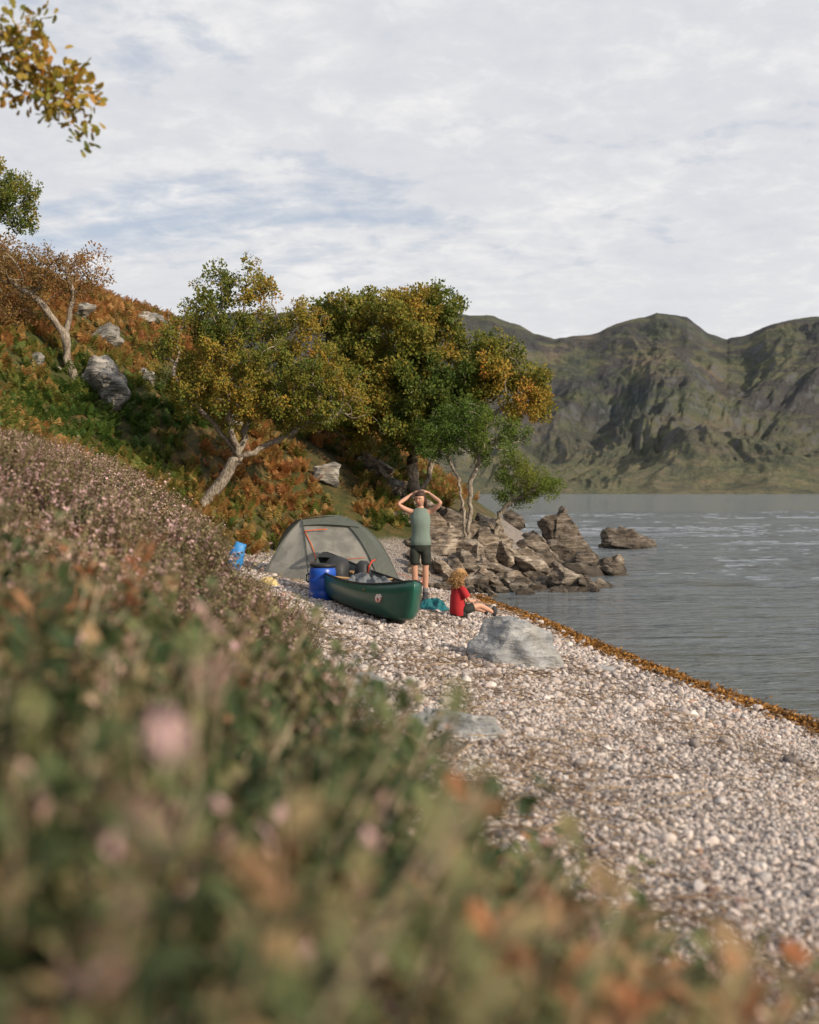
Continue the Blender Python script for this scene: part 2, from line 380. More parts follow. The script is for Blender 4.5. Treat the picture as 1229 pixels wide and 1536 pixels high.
# =============== CAMERA
cd=bpy.data.cameras.new('camera'); cam=bpy.data.objects.new('camera',cd); scene.collection.objects.link(cam)
cd.sensor_fit='HORIZONTAL'; cd.sensor_width=24; cd.lens=35; cd.clip_end=20000; cd.clip_start=.05
cam.location=(0,0,H); cam.rotation_euler=(math.pi/2-TH,0,0); scene.camera=cam
cd.dof.use_dof=True; cd.dof.focus_distance=17; cd.dof.aperture_fstop=1.7

# =============== ROCKS
def ico(sub):
    bm=bmesh.new(); bmesh.ops.create_icosphere(bm,subdivisions=sub,radius=1)
    v=np.array([x.co[:] for x in bm.verts]); f=[tuple(x.index for x in fc.verts) for fc in bm.faces]; bm.free(); return v,f
ICO={k:ico(k) for k in (1,2,3,4,5)}
def rock_v(seed,sub=4,planes=14,amp=.12,dmin=.5):
    r=np.random.default_rng(seed); v,f=ICO[sub]; v=v.copy()
    for k in range(planes):
        n=r.normal(size=3); n/=np.linalg.norm(n); d=r.uniform(dmin,.92)
        pr=v@n; o=np.maximum(pr-d,0); v-=o[:,None]*n
    off=Vector(r.uniform(-50,50,3))
    nn=np.array([mnoise.fractal(Vector(q)*2.2+off,1.,2.,5) for q in v])
    v*= (1+amp*nn)[:,None]
    return v,f
def add_rock(mb,c,size,seed,rot=(0,0,0),a=0.,**k):
    v,f=rock_v(seed,**k); R=np.array(Euler(rot).to_matrix())
    v=(v*np.array(size))@R.T+np.array(c); mb.add(v,f,0,a)
def rename_attr(o):
    at=o.data.attributes['lv']; at.name='dk'; return o
def rock_obj(name,c,size,seed,mt,rot=(0,0,0),a=0.,**k):
    mb=MB(); add_rock(mb,(0,0,0),size,seed,rot,a,**k); o=mb.obj(name,[mt],sharp=38,attr=True); rename_attr(o); o.location=c; return o
# large folded boulder: low dome with rounded ridges running down it
mb=MB(); v,f=ICO[5]; v=v.copy()
for nrm_,dd_ in (((-.75,-.45,.5),.62),((.55,-.6,.58),.74),((0,-.9,.35),.78),((.2,.1,1),.88),((-.9,.3,.2),.75)):
    nv=np.array(nrm_)/np.linalg.norm(nrm_); pr=v@nv; v-=np.maximum(pr-dd_,0)[:,None]*nv
fold=np.sin((v[:,0]*1.0+v[:,1]*.5+.25*np.sin(v[:,2]*4))*9)*.065+np.array([.14*mnoise.fractal(Vector(q_)*2.2+Vector((5,2,1)),1.,2.,4) for q_ in v])
v*=(1+fold)[:,None]
mb.add(v*np.array([.50,.42,.42]),f); c=hit(765,998); o_=mb.obj('boulder',[M_brock],attr=True,sharp=60); rename_attr(o_); o_.location=(c[0],c[1]+.28,c[2]+.02); o_.rotation_euler=(0,.12,0)
c=hit(686,1104); rock_obj('boulder',(c[0],c[1]+.1,c[2]+.02),(.30,.2,.17),42,M_brock,(.1,.1,.2),sub=5,dmin=.5,amp=.2)
c=hit(543,1060); rock_obj('boulder',(c[0],c[1]+.08,c[2]+.04),(.18,.14,.16),43,M_brock,(0,.1,.5),dmin=.5,amp=.2)
c=hit(908,1008); rock_obj('boulder',(c[0],c[1],c[2]),(.12,.09,.07),14,M_brock)
for i,(px,py,w_,h_) in enumerate([(155,600,84,80),(150,520,60,44),(222,580,30,36),(222,490,50,30),(120,475,40,24),(45,550,34,30),(340,640,40,22),(490,728,54,40),(180,440,40,24),(590,745,46,40)]):
    c=hit(px,py); k=c[1]/F
    rock_obj('boulder',(c[0],c[1]+.2,c[2]+h_*k*.28),(w_*k*.55,w_*k*.5,h_*k*.62),30+i,M_hrock,(.1,.2,i),dmin=.45,amp=.22)
mb=MB(); r=np.random.default_rng(5); sd_=100
def outc(n,x0,x1,ya,yb,s0,s1,zoff=0,dk=.1):
    global sd_
    for i in range(n):
        x=r.uniform(x0,x1); y=r.uniform(ya,yb); z=max(float(hgt(x,y)),-.08)+zoff
        s=r.uniform(s0,s1); sd_+=1
        add_rock(mb,(x,y,z+s*.12),(s*r.uniform(.8,1.3),s*r.uniform(.7,1),s*r.uniform(.45,.95)),sd_,(r.normal(0,.25),.5+r.normal(0,.25),r.normal(0,.5)),np.clip(dk+r.normal(0,.3),0,1),dmin=.36,amp=.22)
outc(36,.1,2.4,22.6,25,.16,.42,0,0.); outc(30,.3,3.0,25,28,.28,.7,0,0.); outc(18,1.7,3.4,22.6,24.2,.12,.34,-.04,.5)
outc(20,2.2,4.0,22.6,24.2,.14,.40,-.02,.7); outc(22,2.6,4.9,27,33,.3,.62,0,.6); outc(8,-1,1,25.5,28,.3,.5)
outc(14,.2,1.6,21.6,22.8,.08,.24)
rename_attr(mb.obj('shore_rocks',[M_rock],sharp=38,attr=True))
c=P(857,832,33); rock_obj('sea_stack_rock',(c[0]-.05,33.4,.40),(.95,.8,1.1),205,M_rock,(.0,.35,.2),.75,dmin=.38,amp=.3,sub=5,planes=16)
c=P(945,822,40); rock_obj('sea_rock',(c[0]+.05,40.3,.1),(1.2,.8,.72),206,M_rock,(.1,.2,.1),.85,dmin=.42,amp=.28,sub=5)
c=P(862,878,23.3); rock_obj('sea_rock',(c[0],23.6,.1),(.6,.4,.36),207,M_rock,(.1,.5,.1),.5,dmin=.36,amp=.25)
c=P(790,888,22); rock_obj('sea_rock',(c[0],22.2,.0),(.2,.15,.15),208,M_rock,a=.5)

# =============== PEBBLES
src=[]
for i in range(6):
    mbp=MB(); v,f=rock_v(300+i,2,9,.08,.6); mbp.add(v*np.array([1,.8,.6]),f); src.append(mbp.obj('pebble_%02d'%i,[M_peb],link=False))
def beach_pts(n,ya,yb,sa=-.25,sb=4.6):
    y=rng.uniform(ya,yb,n); s=rng.uniform(sa,sb,n); x=xw(y)-s; return x,y,s
PX,PR,PT=[],[],[]
for n,ya,yb,r0 in ((52000,1.6,9,.0105),(44000,9,22.4,.016),(340,2.0,22,.032)):
    x,y,s=beach_pts(n,ya,yb)
    rr=r0*np.exp(rng.normal(0,.42,n)); PX.append(np.stack([x,y,hgt(x,y)+rr*.25],-1)); PR.append(rr)
    bandn=fbm(x*.8,y*.8,3,22)
    PT.append(np.clip(rng.beta(1.6,1.8,n)+.45*bandn-(s<.22)*.3,0,1))
PX=np.concatenate(PX);PR=np.minimum(np.concatenate(PR),.07);PT=np.concatenate(PT);N=len(PX)
scatter('shingle',PX,np.stack([rng.normal(0,.4,N),rng.normal(0,.4,N),rng.uniform(0,6.28,N)],-1),PR,rng.integers(0,6,N),PT,src)
src=[]
for i in range(5):
    mbp=MB(); L=np.linspace(0,1,9); pts=np.stack([L-.5,.12*np.cumsum(rng.normal(0,.35,9)),.04*np.cumsum(rng.normal(0,.3,9))],-1)
    mbp.tube(pts,np.linspace(.012,.004,9),5,0,.6)
    if i%2: 
        mbp.tube([pts[3],pts[3]+[.15,.12,.04],pts[3]+[.28,.18,.05]],[.009,.006,.003],5,0,.6)
    src.append(mbp.obj('twig_%02d'%i,[M_deb],link=False,attr=True))
for i in range(3):
    mbp=MB(); mbp.add([(-.5,0,0),(-.1,-.28,.06),(.5,0,.12),(-.1,.28,.08)],[(0,1,2),(0,2,3)],0,.4); src.append(mbp.obj('twig_leaf_%02d'%i,[M_deb],smooth=False,link=False,attr=True))
n=22000; x,y,s=beach_pts(n,1.8,21,.3,4.6)
bn=fbm(s*1.6+.3*fbm(x*2,y*2,2,8)+3,y*.25,3,31)
keep=rng.uniform(size=n)<np.clip(.25+3.4*bn,.07,1); x,y,s=x[keep],y[keep],s[keep]; n=len(x)
pk=rng.integers(0,8,n); sc=np.where(pk<5,np.minimum(rng.uniform(.07,.28,n)*np.exp(rng.normal(0,.35,n)),.38),rng.uniform(.02,.055,n))
scatter('beach_debris',np.stack([x,y,hgt(x,y)+.018],-1),np.stack([rng.normal(0,.12,n),rng.normal(0,.12,n),rng.normal(1.9,.9,n)],-1),sc,pk,rng.uniform(0,.75,n),src)
src=[]
for i in range(4):
    mbp=MB()
    for k in range(14):
        a0=rng.uniform(0,6.28); c0=rng.normal(0,.4,3)*[1,1,.25]; d0=np.array([math.cos(a0),math.sin(a0),.15]); w0=np.array([-d0[1],d0[0],.2])*.15
        mbp.add([c0,c0+d0*.3+w0,c0+d0*.6+[0,0,.08],c0+d0*.3-w0],[(0,1,2,3)],0,rng.uniform(0,1))
    src.append(mbp.obj('weed_%02d'%i,[M_weed],link=False,attr=True))
n=5200; y=rng.uniform(3,21.5,n); s=np.concatenate([rng.normal(.08,.05,n*2//3),rng.normal(.20,.11,n-n*2//3)])+.10*fbm(y*.9,y*0,3,2)
x=xw(y)-s
scatter('shore_weed',np.stack([x,y,np.maximum(hgt(x,y),0)+.014],-1),np.stack([rng.normal(0,.2,n),rng.normal(0,.2,n),rng.uniform(0,6.28,n)],-1),rng.uniform(.025,.075,n),rng.integers(0,4,n),rng.uniform(.05,1.,n),src)

# =============== PLANT SOURCES
def unit(v): v=np.asarray(v,float); return v/(np.linalg.norm(v)+1e-9)
def bracken_clump(i):
    mb=MB(); r=np.random.default_rng(400+i)
    for k in range(r.integers(5,8)):
        az=r.uniform(0,6.28); lean=r.uniform(.35,.95); Ln=r.uniform(.7,1.05)
        d=np.array([math.cos(az),math.sin(az),0]); sd=np.array([-d[1],d[0],0])
        ts=np.linspace(0,1,15); pts=np.stack([d*(lean*q_**1.5*.75)+np.array([0,0,(q_-.42*lean*q_**2.2)*.9]) for q_ in ts])*Ln
        mb.tube(pts,np.linspace(.009,.003,15),3,0,.5,cap=False)
        lvf=r.uniform(0,1)
        for j in range(3,15):
            Lp=.28*Ln*math.sin(min(1,(1-ts[j])*1.35+.12)*1.45)
            T=unit(pts[min(j+1,14)]-pts[j-1])
            for sg in (-1,1):
                o=unit(sd*sg+T*.35+np.array([0,0,r.normal(-.1,.2)])); up=T*.024*Ln
                b=pts[j]; mid=b+o*Lp*.5; tip=b+o*Lp+np.array([0,0,-.06*Lp/.3])
                mb.add([b-up*.3,mid-up,tip,mid+up,b+up*.6],[(0,1,2,3,4)],0,np.clip(lvf*.6+r.uniform(0,.4),0,1))
    return mb.obj('bracken_%02d'%i,[M_bracken],smooth=False,link=False,attr=True)
def heather_clump(i,mt,n=46,pink=1.,tall=1.):
    mb=MB(); r=np.random.default_rng(500+i)
    for k in range(n):
        az=r.uniform(0,6.28); lean=r.uniform(0,.75); Ln=r.uniform(.6,1.)*tall
        b=np.array([r.normal(0,.13),r.normal(0,.13),0]); d=np.array([math.cos(az)*lean,math.sin(az)*lean,1.])
        bend=r.normal(0,.08,3)
        ts=np.linspace(0,1,6); pts=np.stack([b+d*q_*Ln+bend*q_*q_ for q_ in ts])
        mb.tube(pts,np.linspace(.008,.004,6),3,0,.05,cap=False)
        isp=r.uniform()<.55*pink
        for j in range(26):
            q_=r.uniform(.3,1.); c=b+d*q_*Ln+bend*q_*q_; a2=r.uniform(0,6.28)
            o=np.array([math.cos(a2),math.sin(a2),.7])*r.uniform(.03,.05); w0=np.cross(o,[0,0,1])*.45
            lv=(.95 if isp and q_>.62 else .35+.2*r.uniform())*r.uniform(.85,1.05)
            mb.add([c,c+o*.5+w0,c+o,c+o*.5-w0],[(0,1,2,3)],0,lv)
    return mb.obj('heather_%02d'%i,[mt],smooth=False,link=False,attr=True)
def shrub_clump(i,n=9,ls=1.,lean1=.6):
    mb=MB(); r=np.random.default_rng(600+i)
    for k in range(n):
        az=r.uniform(0,6.28); lean=r.uniform(.05,lean1); Ln=r.uniform(.65,1.)
        b=np.array([r.normal(0,.08),r.normal(0,.08),0]); d=np.array([math.cos(az)*lean,math.sin(az)*lean,1.])
        bend=r.normal(0,.12,3)*np.array([1,1,.3])
        ts=np.linspace(0,1,8); pts=np.stack([b+d*q_*Ln+bend*q_*q_ for q_ in ts])
        mb.tube(pts,np.linspace(.010,.004,8),4,1,r.uniform(0,1),cap=False)
        tone=r.uniform()
        for j in range(26):
            q_=.3+.7*(j+.5)/26; c=b+d*q_*Ln+bend*q_*q_; a2=j*2.4+r.normal(0,.3)
            l=r.uniform(.06,.105)*ls; o=unit([math.cos(a2),math.sin(a2),r.uniform(.1,.9)])*l
            w0=unit(np.cross(o,[0,0,1]))*l*.27; up=np.array([0,0,-.1*l])
            lv=np.clip(tone*.6+r.uniform(0,.35)+(q_>.85)*.15,0,1)
            mb.add([c,c+o*.35+w0,c+o*.75+w0*.8,c+o+up,c+o*.75-w0*.8,c+o*.35-w0],[(0,1,2,3),(0,3,4,5)],0,lv)
    return mb.obj('shrub_%02d'%i,[M_shrub,M_stem],smooth=False,link=False,attr=True)
# ---- hillside bracken
n=80000; x=rng.uniform(-32,3,n); y=rng.uniform(7,58,n); s=xw(y)-x
dens=np.interp(y,[9,20,35,62],[1,.9,.55,.3])
edge=np.where(y<22,5.0,np.interp(y,[22,24,27],[4.6,3.3,2.7]))
k=(s>edge+.6*fbm(x,y,2,77))&(rng.uniform(size=n)<dens)&(x>-.37*y-2.5)&~((y<15)&(s<7.2)&(rng.uniform(size=n)<.84))
k&=(fbm(x*.6,y*.6,3,44)>-.18)
x,y,s=x[k],y[k],s[k]; z=hgt(x,y); n=len(x)
nz_=fbm(x*.35,y*.35,4,90)
ti=.56+1.15*nz_+rng.normal(0,.16,n)
grn=np.exp(-((z-(1.9+.060*y))/ (.017*y+.3))**2)*sst(13,17,y)*sst(-2.5,-6,x-0*y)
ti=ti-.42*grn+.15*sst(4,7,z)
sc=rng.uniform(.35,.72,n)*np.interp(y,[9,20,40,60],[.52,.68,.78,.9])
scatter('bracken',np.stack([x,y,z-.05],-1),np.stack([rng.normal(0,.15,n),rng.normal(0,.15,n),rng.uniform(0,6.28,n)],-1),sc,rng.integers(0,6,n),np.clip(ti,0,1),[bracken_clump(i) for i in range(6)])
# ---- plants on the bank stay lower at its edge
def limit(x,y):
    px=614.5+F*x/y
    a=np.interp(px,[-400,0,150,250,330,420,462,490,530,560,700,900,1050,1229,1600],[725,785,808,838,860,866,935,1045,1180,1220,1232,1285,1360,1420,1500])
    b=np.interp(px,[-400,0,100,200,290,312,330,420,462,490,530,560],[560,636,658,698,765,835,856,868,935,1045,1190,1230])
    py=np.where(y<2.6,a,b)
    return H-(py-738)/F*y
n=8600; y=rng.uniform(2.6,19,n); s=rng.uniform(4.15,9.5,n); x=xw(y)-s
z=hgt(x,y); sc=rng.uniform(.18,.5,n)*np.interp(s,[4.15,4.8],[.6,1])*(1+.9*fbm(x*1.3,y*1.3,2,61))
sc=np.minimum(sc,(limit(x,y)-z)*.88)
k=(rng.uniform(size=n)<np.where(s<7.4,1,.25))&(rng.uniform(size=n)<np.interp(y,[2.6,13,19],[1,.9,.35]))&(x>-.37*y-1.0)&(sc>.07)
x,y,s,z,sc=x[k],y[k],s[k],z[k],sc[k]; n=len(x)
nn=fbm(x*.9,y*.9,3,99)
pk=rng.integers(0,6,n); sh=((nn>.03)&(rng.uniform(size=n)<.55))|((x>-.30*y)&(rng.uniform(size=n)<.4))|(rng.uniform(size=n)<.10)
h6=[heather_clump(i,M_heath,pink=[1.2,.3,1.1,.2,.9,1.3][i]) for i in range(6)]
kk=~sh
scatter('heather',np.stack([x,y,z-.03],-1)[kk],np.stack([rng.normal(0,.16,n),rng.normal(0,.16,n),rng.uniform(0,6.28,n)],-1)[kk],sc[kk],pk[kk],np.clip(.5+1.7*nn+rng.normal(0,.2,n),0,1)[kk],h6)
srcs=[shrub_clump(i,10,1.1) for i in range(6)]
scatter('bank_shrubs',np.stack([x,y,z-.03],-1)[sh],np.stack([rng.normal(0,.1,n),rng.normal(0,.1,n),rng.uniform(0,6.28,n)],-1)[sh],sc[sh]*.82,pk[sh],np.clip(.34+1.3*nn+rng.normal(0,.16,n),0,1)[sh],srcs)
n=2300; y=rng.uniform(.35,2.9,n); x=rng.uniform(-1.7,1.2,n)
s=xw(y)-x; z=hgt(x,y)
dd=np.hypot(x,y)
top=np.minimum((limit(x,y)-z)*rng.uniform(.5,.95,n),rng.uniform(.45,.85,n))
k=(s>4.2)&(top>.12)&(dd>.6)&(x>-.5*y-.35)&(x<.5*y+.3)
x,y,z,top,s=x[k],y[k],z[k],top[k],s[k]; n=len(x)
pk=np.where(rng.uniform(size=n)<.64,rng.integers(0,6,n),rng.integers(6,9,n))
ti=np.clip(.27+1.6*fbm(x*2.6,y*2.6,3,55)+.30*sst(-.25,.45,x)+rng.normal(0,.15,n),0,1)
srcs2=[shrub_clump(i,10,1.2,.75) for i in range(10,16)]
hs=[heather_clump(20+i,M_heath,16,.9) for i in range(3)]
for i,o_ in enumerate(srcs2): o_.name='fgshrub_%02d'%i
for i,o_ in enumerate(hs): o_.name='fgshrub_heather_%02d'%i
wd=np.clip(top,.24,.42)
scatter('bog_myrtle_shrubs',np.stack([x,y,z-.02],-1),np.stack([rng.normal(0,.08,n),rng.normal(0,.08,n),rng.uniform(0,6.28,n)],-1),np.stack([wd,wd,top],-1),pk,ti,srcs2+hs)

# =============== TREES
def leaf_clump(name,i,mt,n=46,rad=1.,ll=.4,lobed=False):
    mb=MB(); r=np.random.default_rng(700+i)
    for k in range(n):
        c=unit(r.normal(size=3))*rad*r.uniform(.15,1)**.6; c[2]*=.7
        o=unit(unit(c)+r.normal(0,.7,3)); l=ll*r.uniform(.7,1.2); w0=unit(np.cross(o,r.normal(size=3)))*l*.32
        nrm=np.cross(o,unit(w0))*l*.12; lv=r.uniform()
        if lobed:
            L_=[(.0,.03),(.18,.22),(.28,.14),(.42,.34),(.52,.2),(.68,.38),(.78,.22),(.9,.26),(1,0)]
            top_=[c+o*l*a_+w0*b_*2.6+nrm*b_ for a_,b_ in L_]; bot_=[c+o*l*a_-w0*b_*2.6+nrm*b_ for a_,b_ in L_[:-1]][::-1]
            mb.add(top_+bot_,[tuple(range(len(top_)+len(bot_)))],0,lv)
        else:
            mb.add([c,c+o*l*.35+w0+nrm,c+o*l*.8+w0*.8+nrm,c+o*l,c+o*l*.8-w0*.8+nrm,c+o*l*.35-w0+nrm],[(0,1,2,3),(0,3,4,5)],0,lv)
    return mb.obj(name+'_%02d'%i,[mt],smooth=False,link=False,attr=True)
def lobes_pts(lobes,n,r):
    vol=np.array([l[1][0]*l[1][1]*l[1][2] for l in lobes])**.75; vol/=vol.sum(); out=[]
    for (c,rd),v in zip(lobes,vol):
        m_=max(8,int(n*v)); d=r.normal(size=(m_,3)); d/=np.linalg.norm(d,axis=1)[:,None]
        d*=(r.uniform(.1,1,m_)**.45)[:,None]; out.append(np.array(c)+d*np.array(rd))
    return np.concatenate(out)
def make_tree(name,stems,lobes,natt,seed,trunk_r,step=.14,kill=.22,infl=3.,jit=.35,leaf_n=2,leaf_s=.17,tint=.5,tvar=.9,leaf_src=None,leaf_prob=1.,tropism=.0,tipr=.006,bark=None,leafnoise=.0,ktint=None):
    r=np.random.default_rng(seed)
    A=lobes_pts(lobes,natt,r)
    nodes=[];par=[]
    for st in stems:
        pts=[np.array(st[0],float)]
        start=len(nodes)
        for a_,b_ in zip(st[:-1],st[1:]):
            a_=np.array(a_,float);b_=np.array(b_,float); m_=max(1,int(np.linalg.norm(b_-a_)/step))
            for q_ in range(1,m_+1): pts.append(a_+(b_-a_)*q_/m_+r.normal(0,.02,3))
        for i_,p_ in enumerate(pts):
            nodes.append(p_)
            if i_==0:
                if start==0: par.append(-1)
                else: 
                    dd=[np.linalg.norm(p_-q_) for q_ in nodes[:start]]; par.append(int(np.argmin(dd)))
            else: par.append(len(nodes)-2)
    Nn=np.array(nodes); D=np.linalg.norm(A[:,None]-Nn[None],axis=2); near=D.argmin(1); nd=D.min(1)
    alive=np.ones(len(A),bool)
    nl=list(Nn)
    gd={}
    for it in range(140):
        act=alive&(nd<infl+it*.05)
        if not act.any(): break
        ids=np.nonzero(act)[0]; dirs={}
        for a_ in ids:
            v=A[a_]-nl[near[a_]]; dirs.setdefault(near[a_],np.zeros(3)); dirs[near[a_]]+=v/(np.linalg.norm(v)+1e-6)
        new=[]
        for k_,v in dirs.items():
            gd[k_]=gd.get(k_,0)+1
            if gd[k_]>4: continue
            pd=unit(nl[k_]-nl[par[k_]]) if par[k_]>=0 else np.array([0,0,1.])
            v=unit(unit(v)+.35*pd+r.normal(0,jit,3)+np.array([0,0,tropism]))
            nl.append(nl[k_]+v*step); par.append(int(k_)); new.append(len(nl)-1)
        if not new: break
        NP=np.array([nl[i_] for i_ in new]); DD=np.linalg.norm(A[:,None]-NP[None],axis=2)
        mi_=DD.argmin(1); md=DD.min(1); bet=md<nd
        near=np.where(bet,np.array(new)[mi_],near); nd=np.where(bet,md,nd)
        alive&=nd>kill
        if len(nl)>5000: break
    n_=len(nl); ch=[[] for _ in range(n_)]
    for i_,p_ in enumerate(par):
        if p_>=0: ch[p_].append(i_)
    R=np.zeros(n_)
    for i_ in range(n_-1,-1,-1):
        R[i_]=tipr if not ch[i_] else (sum(R[c_]**2.35 for c_ in ch[i_]))**(1/2.35)
    root=R[0]; ex=math.log(trunk_r/tipr)/math.log(max(root/tipr,1.5)); R=tipr*(R/tipr)**ex
    mb=MB()
    starts=[0]
    while starts:
        s0=starts.pop(); chain=[s0] if par[s0]<0 else [par[s0],s0]
        cur=s0
        while ch[cur]:
            cs=sorted(ch[cur],key=lambda c_:-R[c_]); starts+=cs[1:]; cur=cs[0]; chain.append(cur)
        rad=[R[c_] for c_ in chain]
        if par[s0]>=0: rad[0]=rad[1]
        if par[s0]<0: rad[0]*=1.5
        if len(chain)>1: mb.tube([nl[c_] for c_ in chain],rad,8 if rad[0]>.04 else (6 if rad[0]>.018 else 4),0,cap=False)
    root_e=empty(name,tuple(nl[0]))
    tr=mb.obj('trunk_and_branches',[bark or M_bark]); tr.parent=root_e; tr.matrix_parent_inverse=Matrix.Translation(-Vector(nl[0]))
    thr=tipr*1.9; tips=np.array([nl[i_] for i_ in range(n_) if R[i_]<thr*1.4 and i_>3 and r.uniform()<leaf_prob])
    if leafnoise>0:
        kk=np.array([vnoise(p_[0]*1.6+seed,p_[2]*1.6+p_[1],3) for p_ in tips]); tips=tips[kk>leafnoise]
    LP=np.repeat(tips,leaf_n,0)+r.normal(0,leaf_s*.55,(len(tips)*leaf_n,3)); m_=len(LP)
    tn=fbm(LP[:,0]*1.1+seed,LP[:,2]*1.1+LP[:,1]*.7,3,seed)
    hi=(LP[:,2]-LP[:,2].min())/(np.ptp(LP[:,2])+1e-6)
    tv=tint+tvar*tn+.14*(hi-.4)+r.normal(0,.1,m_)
    if ktint is not None: tv=tv+ktint(LP)
    tv=np.clip(tv,0,1)
    sc_=leaf_s*r.uniform(.6,1.25,m_)
    so_=scatter('foliage_'+name,LP,r.uniform(0,6.28,(m_,3)),sc_,r.integers(0,len(leaf_src),m_),tv,leaf_src)
    so_.parent=root_e; so_.matrix_parent_inverse=Matrix.Translation(-Vector(nl[0]))
    return root_e
def L3(px,py,d,rx,rz,ry=None,dy=0):
    k=d/F; c=P(px,py,d+dy); return (c,(rx*k,(ry if ry else rx)*k,rz*k))
def srcset(tag,mt,**k): return [leaf_clump(tag,i,mt,**k) for i in range(4)]
b=hit(305,755); d=b[1]
g1=P(335,715,d);g2=P(358,686,d);b0=(b[0],b[1],b[2]-.1)
make_tree('oak_tree',[[b0,g1,g2],[g2,P(325,640,d-.3),P(285,600,d-.4),P(262,560,d-.5)],[g2,P(400,668,d+.1),P(450,640,d),P(505,625,d)],[g2,P(375,620,d+.3),P(385,570,d)],[g2,P(345,630,d-.5),P(335,560,d-.4)]],
 [L3(390,550,d,130,78,100),L3(290,520,d,66,72,70),L3(335,590,d-.3,85,45),L3(480,590,d,78,60,80),L3(350,425,d,66,36,50),L3(350,480,d,80,42,60),L3(440,490,d,64,40),L3(520,605,d,42,28)],
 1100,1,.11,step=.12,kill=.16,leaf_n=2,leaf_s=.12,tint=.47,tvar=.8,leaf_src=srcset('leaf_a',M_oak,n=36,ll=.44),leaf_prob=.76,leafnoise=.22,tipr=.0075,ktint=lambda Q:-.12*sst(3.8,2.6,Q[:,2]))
d=27.; x0=P(622,740,d)[0]
t0=(x0,d,float(hgt(x0,d))-.1); t1=P(618,690,d)
M_birch=leafmat('birch_leaves',[(0,(.045,.09,.015)),(.5,(.10,.16,.025)),(1,(.20,.22,.035))])
make_tree('oak_tree',[[t0,t1,P(600,640,d)],[t1,P(650,650,d-.3),P(690,600,d)],[t0,P(655,680,d+.4),P(735,625,d),P(780,600,d)],[t0,P(560,690,d+.3),P(500,640,d)],[t1,P(625,600,d),P(620,540,d)]],
 [L3(580,500,d,105,62,110),L3(640,465,d,60,36,60),L3(510,480,d,58,30,60),L3(530,580,d,70,70,90),L3(620,590,d,100,62,120),L3(720,560,d,75,45,80),L3(775,590,d,58,45,60),L3(740,520,d,36,18),L3(812,615,d,26,18),L3(590,640,d-.6,90,34,60)],
 1800,2,.17,step=.15,kill=.19,leaf_n=3,leaf_s=.16,tint=.31,leaf_src=srcset('leaf_b',M_oak,n=42,ll=.42),leaf_prob=.8,leafnoise=.27,ktint=lambda Q:.28*sst(1.2,2.6,Q[:,0]))
d=25.4; x0=P(703,775,d)[0]; b=(x0,d,float(hgt(x0,d))-.05); t1=P(715,700,d)
make_tree('birch_tree',[[b,P(706,735,d),t1],[b,P(688,720,d),P(670,680,d)],[t1,P(725,670,d),P(730,640,d)]],
 [L3(740,655,d,58,36,60),L3(690,630,d,55,30,60),L3(655,660,d,45,34,50),L3(775,660,d,20,24)],
 520,3,.06,step=.11,kill=.17,leaf_n=2,leaf_s=.12,tint=.45,tvar=.8,leaf_src=srcset('leaf_c',M_birch,ll=.34,n=46),tropism=.08,leaf_prob=.85,leafnoise=.2)
d=27.; x0=P(742,785,d)[0]; b=(x0,d,max(0,float(hgt(x0,d)))); t1=P(770,750,d)
make_tree('alder_shrub',[[b,P(750,770,d),t1],[t1,P(800,735,d),P(825,730,d)]],
 [L3(775,715,d,42,22,40),L3(812,728,d,38,20,40),L3(770,745,d,38,14,30),L3(765,690,d,22,16)],
 380,4,.06,step=.1,kill=.15,leaf_n=2,leaf_s=.11,tint=.6,tvar=.8,leaf_src=srcset('leaf_d',M_birch,ll=.3,n=46),leafnoise=.15)
b=hit(118,572); d=b[1]; b0=(b[0],d,b[2]-.1); t1=P(98,500,d)
M_rust=leafmat('rowan_leaves',[(0,(.14,.11,.04)),(.5,(.25,.15,.055)),(1,(.34,.16,.06))])
make_tree('rowan_tree',[[b0,P(100,535,d),t1],[t1,P(60,450,d),P(20,425,d)],[t1,P(110,440,d),P(100,400,d)],[b0,P(60,530,d),P(10,505,d),P(-30,450,d)]],
 [L3(40,405,d,90,40,60),L3(100,410,d,52,38,50),L3(-30,400,d,60,40,50),L3(10,470,d,40,25)],
 640,5,.11,step=.16,kill=.2,leaf_n=2,leaf_s=.17,tint=.4,leaf_src=srcset('leaf_e',M_rust,ll=.28,n=38),leaf_prob=.7,tipr=.01)
d=30; x0=P(-60,450,d)[0]; b=(x0,d,float(hgt(x0,d))-.1)
make_tree('oak_tree',[[b,P(-50,400,d),P(-20,340,d)]],[L3(15,300,d,45,38,45),L3(-40,290,d,60,60,60),L3(35,330,d,24,14)],420,6,.12,step=.15,kill=.22,leaf_n=2,leaf_s=.16,tint=.36,leaf_src=srcset('leaf_f',M_oak),leafnoise=.25)
d=6.; b=(-4.9,6.8,float(hgt(-4.9,6.8))-.1)
make_tree('oak_tree',[[b,(-4.6,6.6,3.6),(-4.1,6.4,4.4)],[(-4.1,6.4,4.4),(-3.2,6.2,4.6),tuple(P(-60,30,d)),tuple(P(30,70,d)),tuple(P(80,120,d))],[(-4.1,6.4,4.4),(-4.0,6.6,5.6)]],
 [L3(85,140,d,46,34,55),L3(30,100,d,46,34,60),L3(20,30,d,34,26,50),L3(105,150,d,24,18),((-4.2,6.8,5.8),(1.2,1.3,.8)),((-5.2,6.8,5.2),(1.2,1.3,.8))],
 640,8,.16,step=.07,kill=.08,leaf_n=2,leaf_s=.105,tint=.6,tvar=1.1,leaf_src=srcset('leaf_g',M_oak,n=18,ll=.52,lobed=True),tipr=.004,leaf_prob=.9)

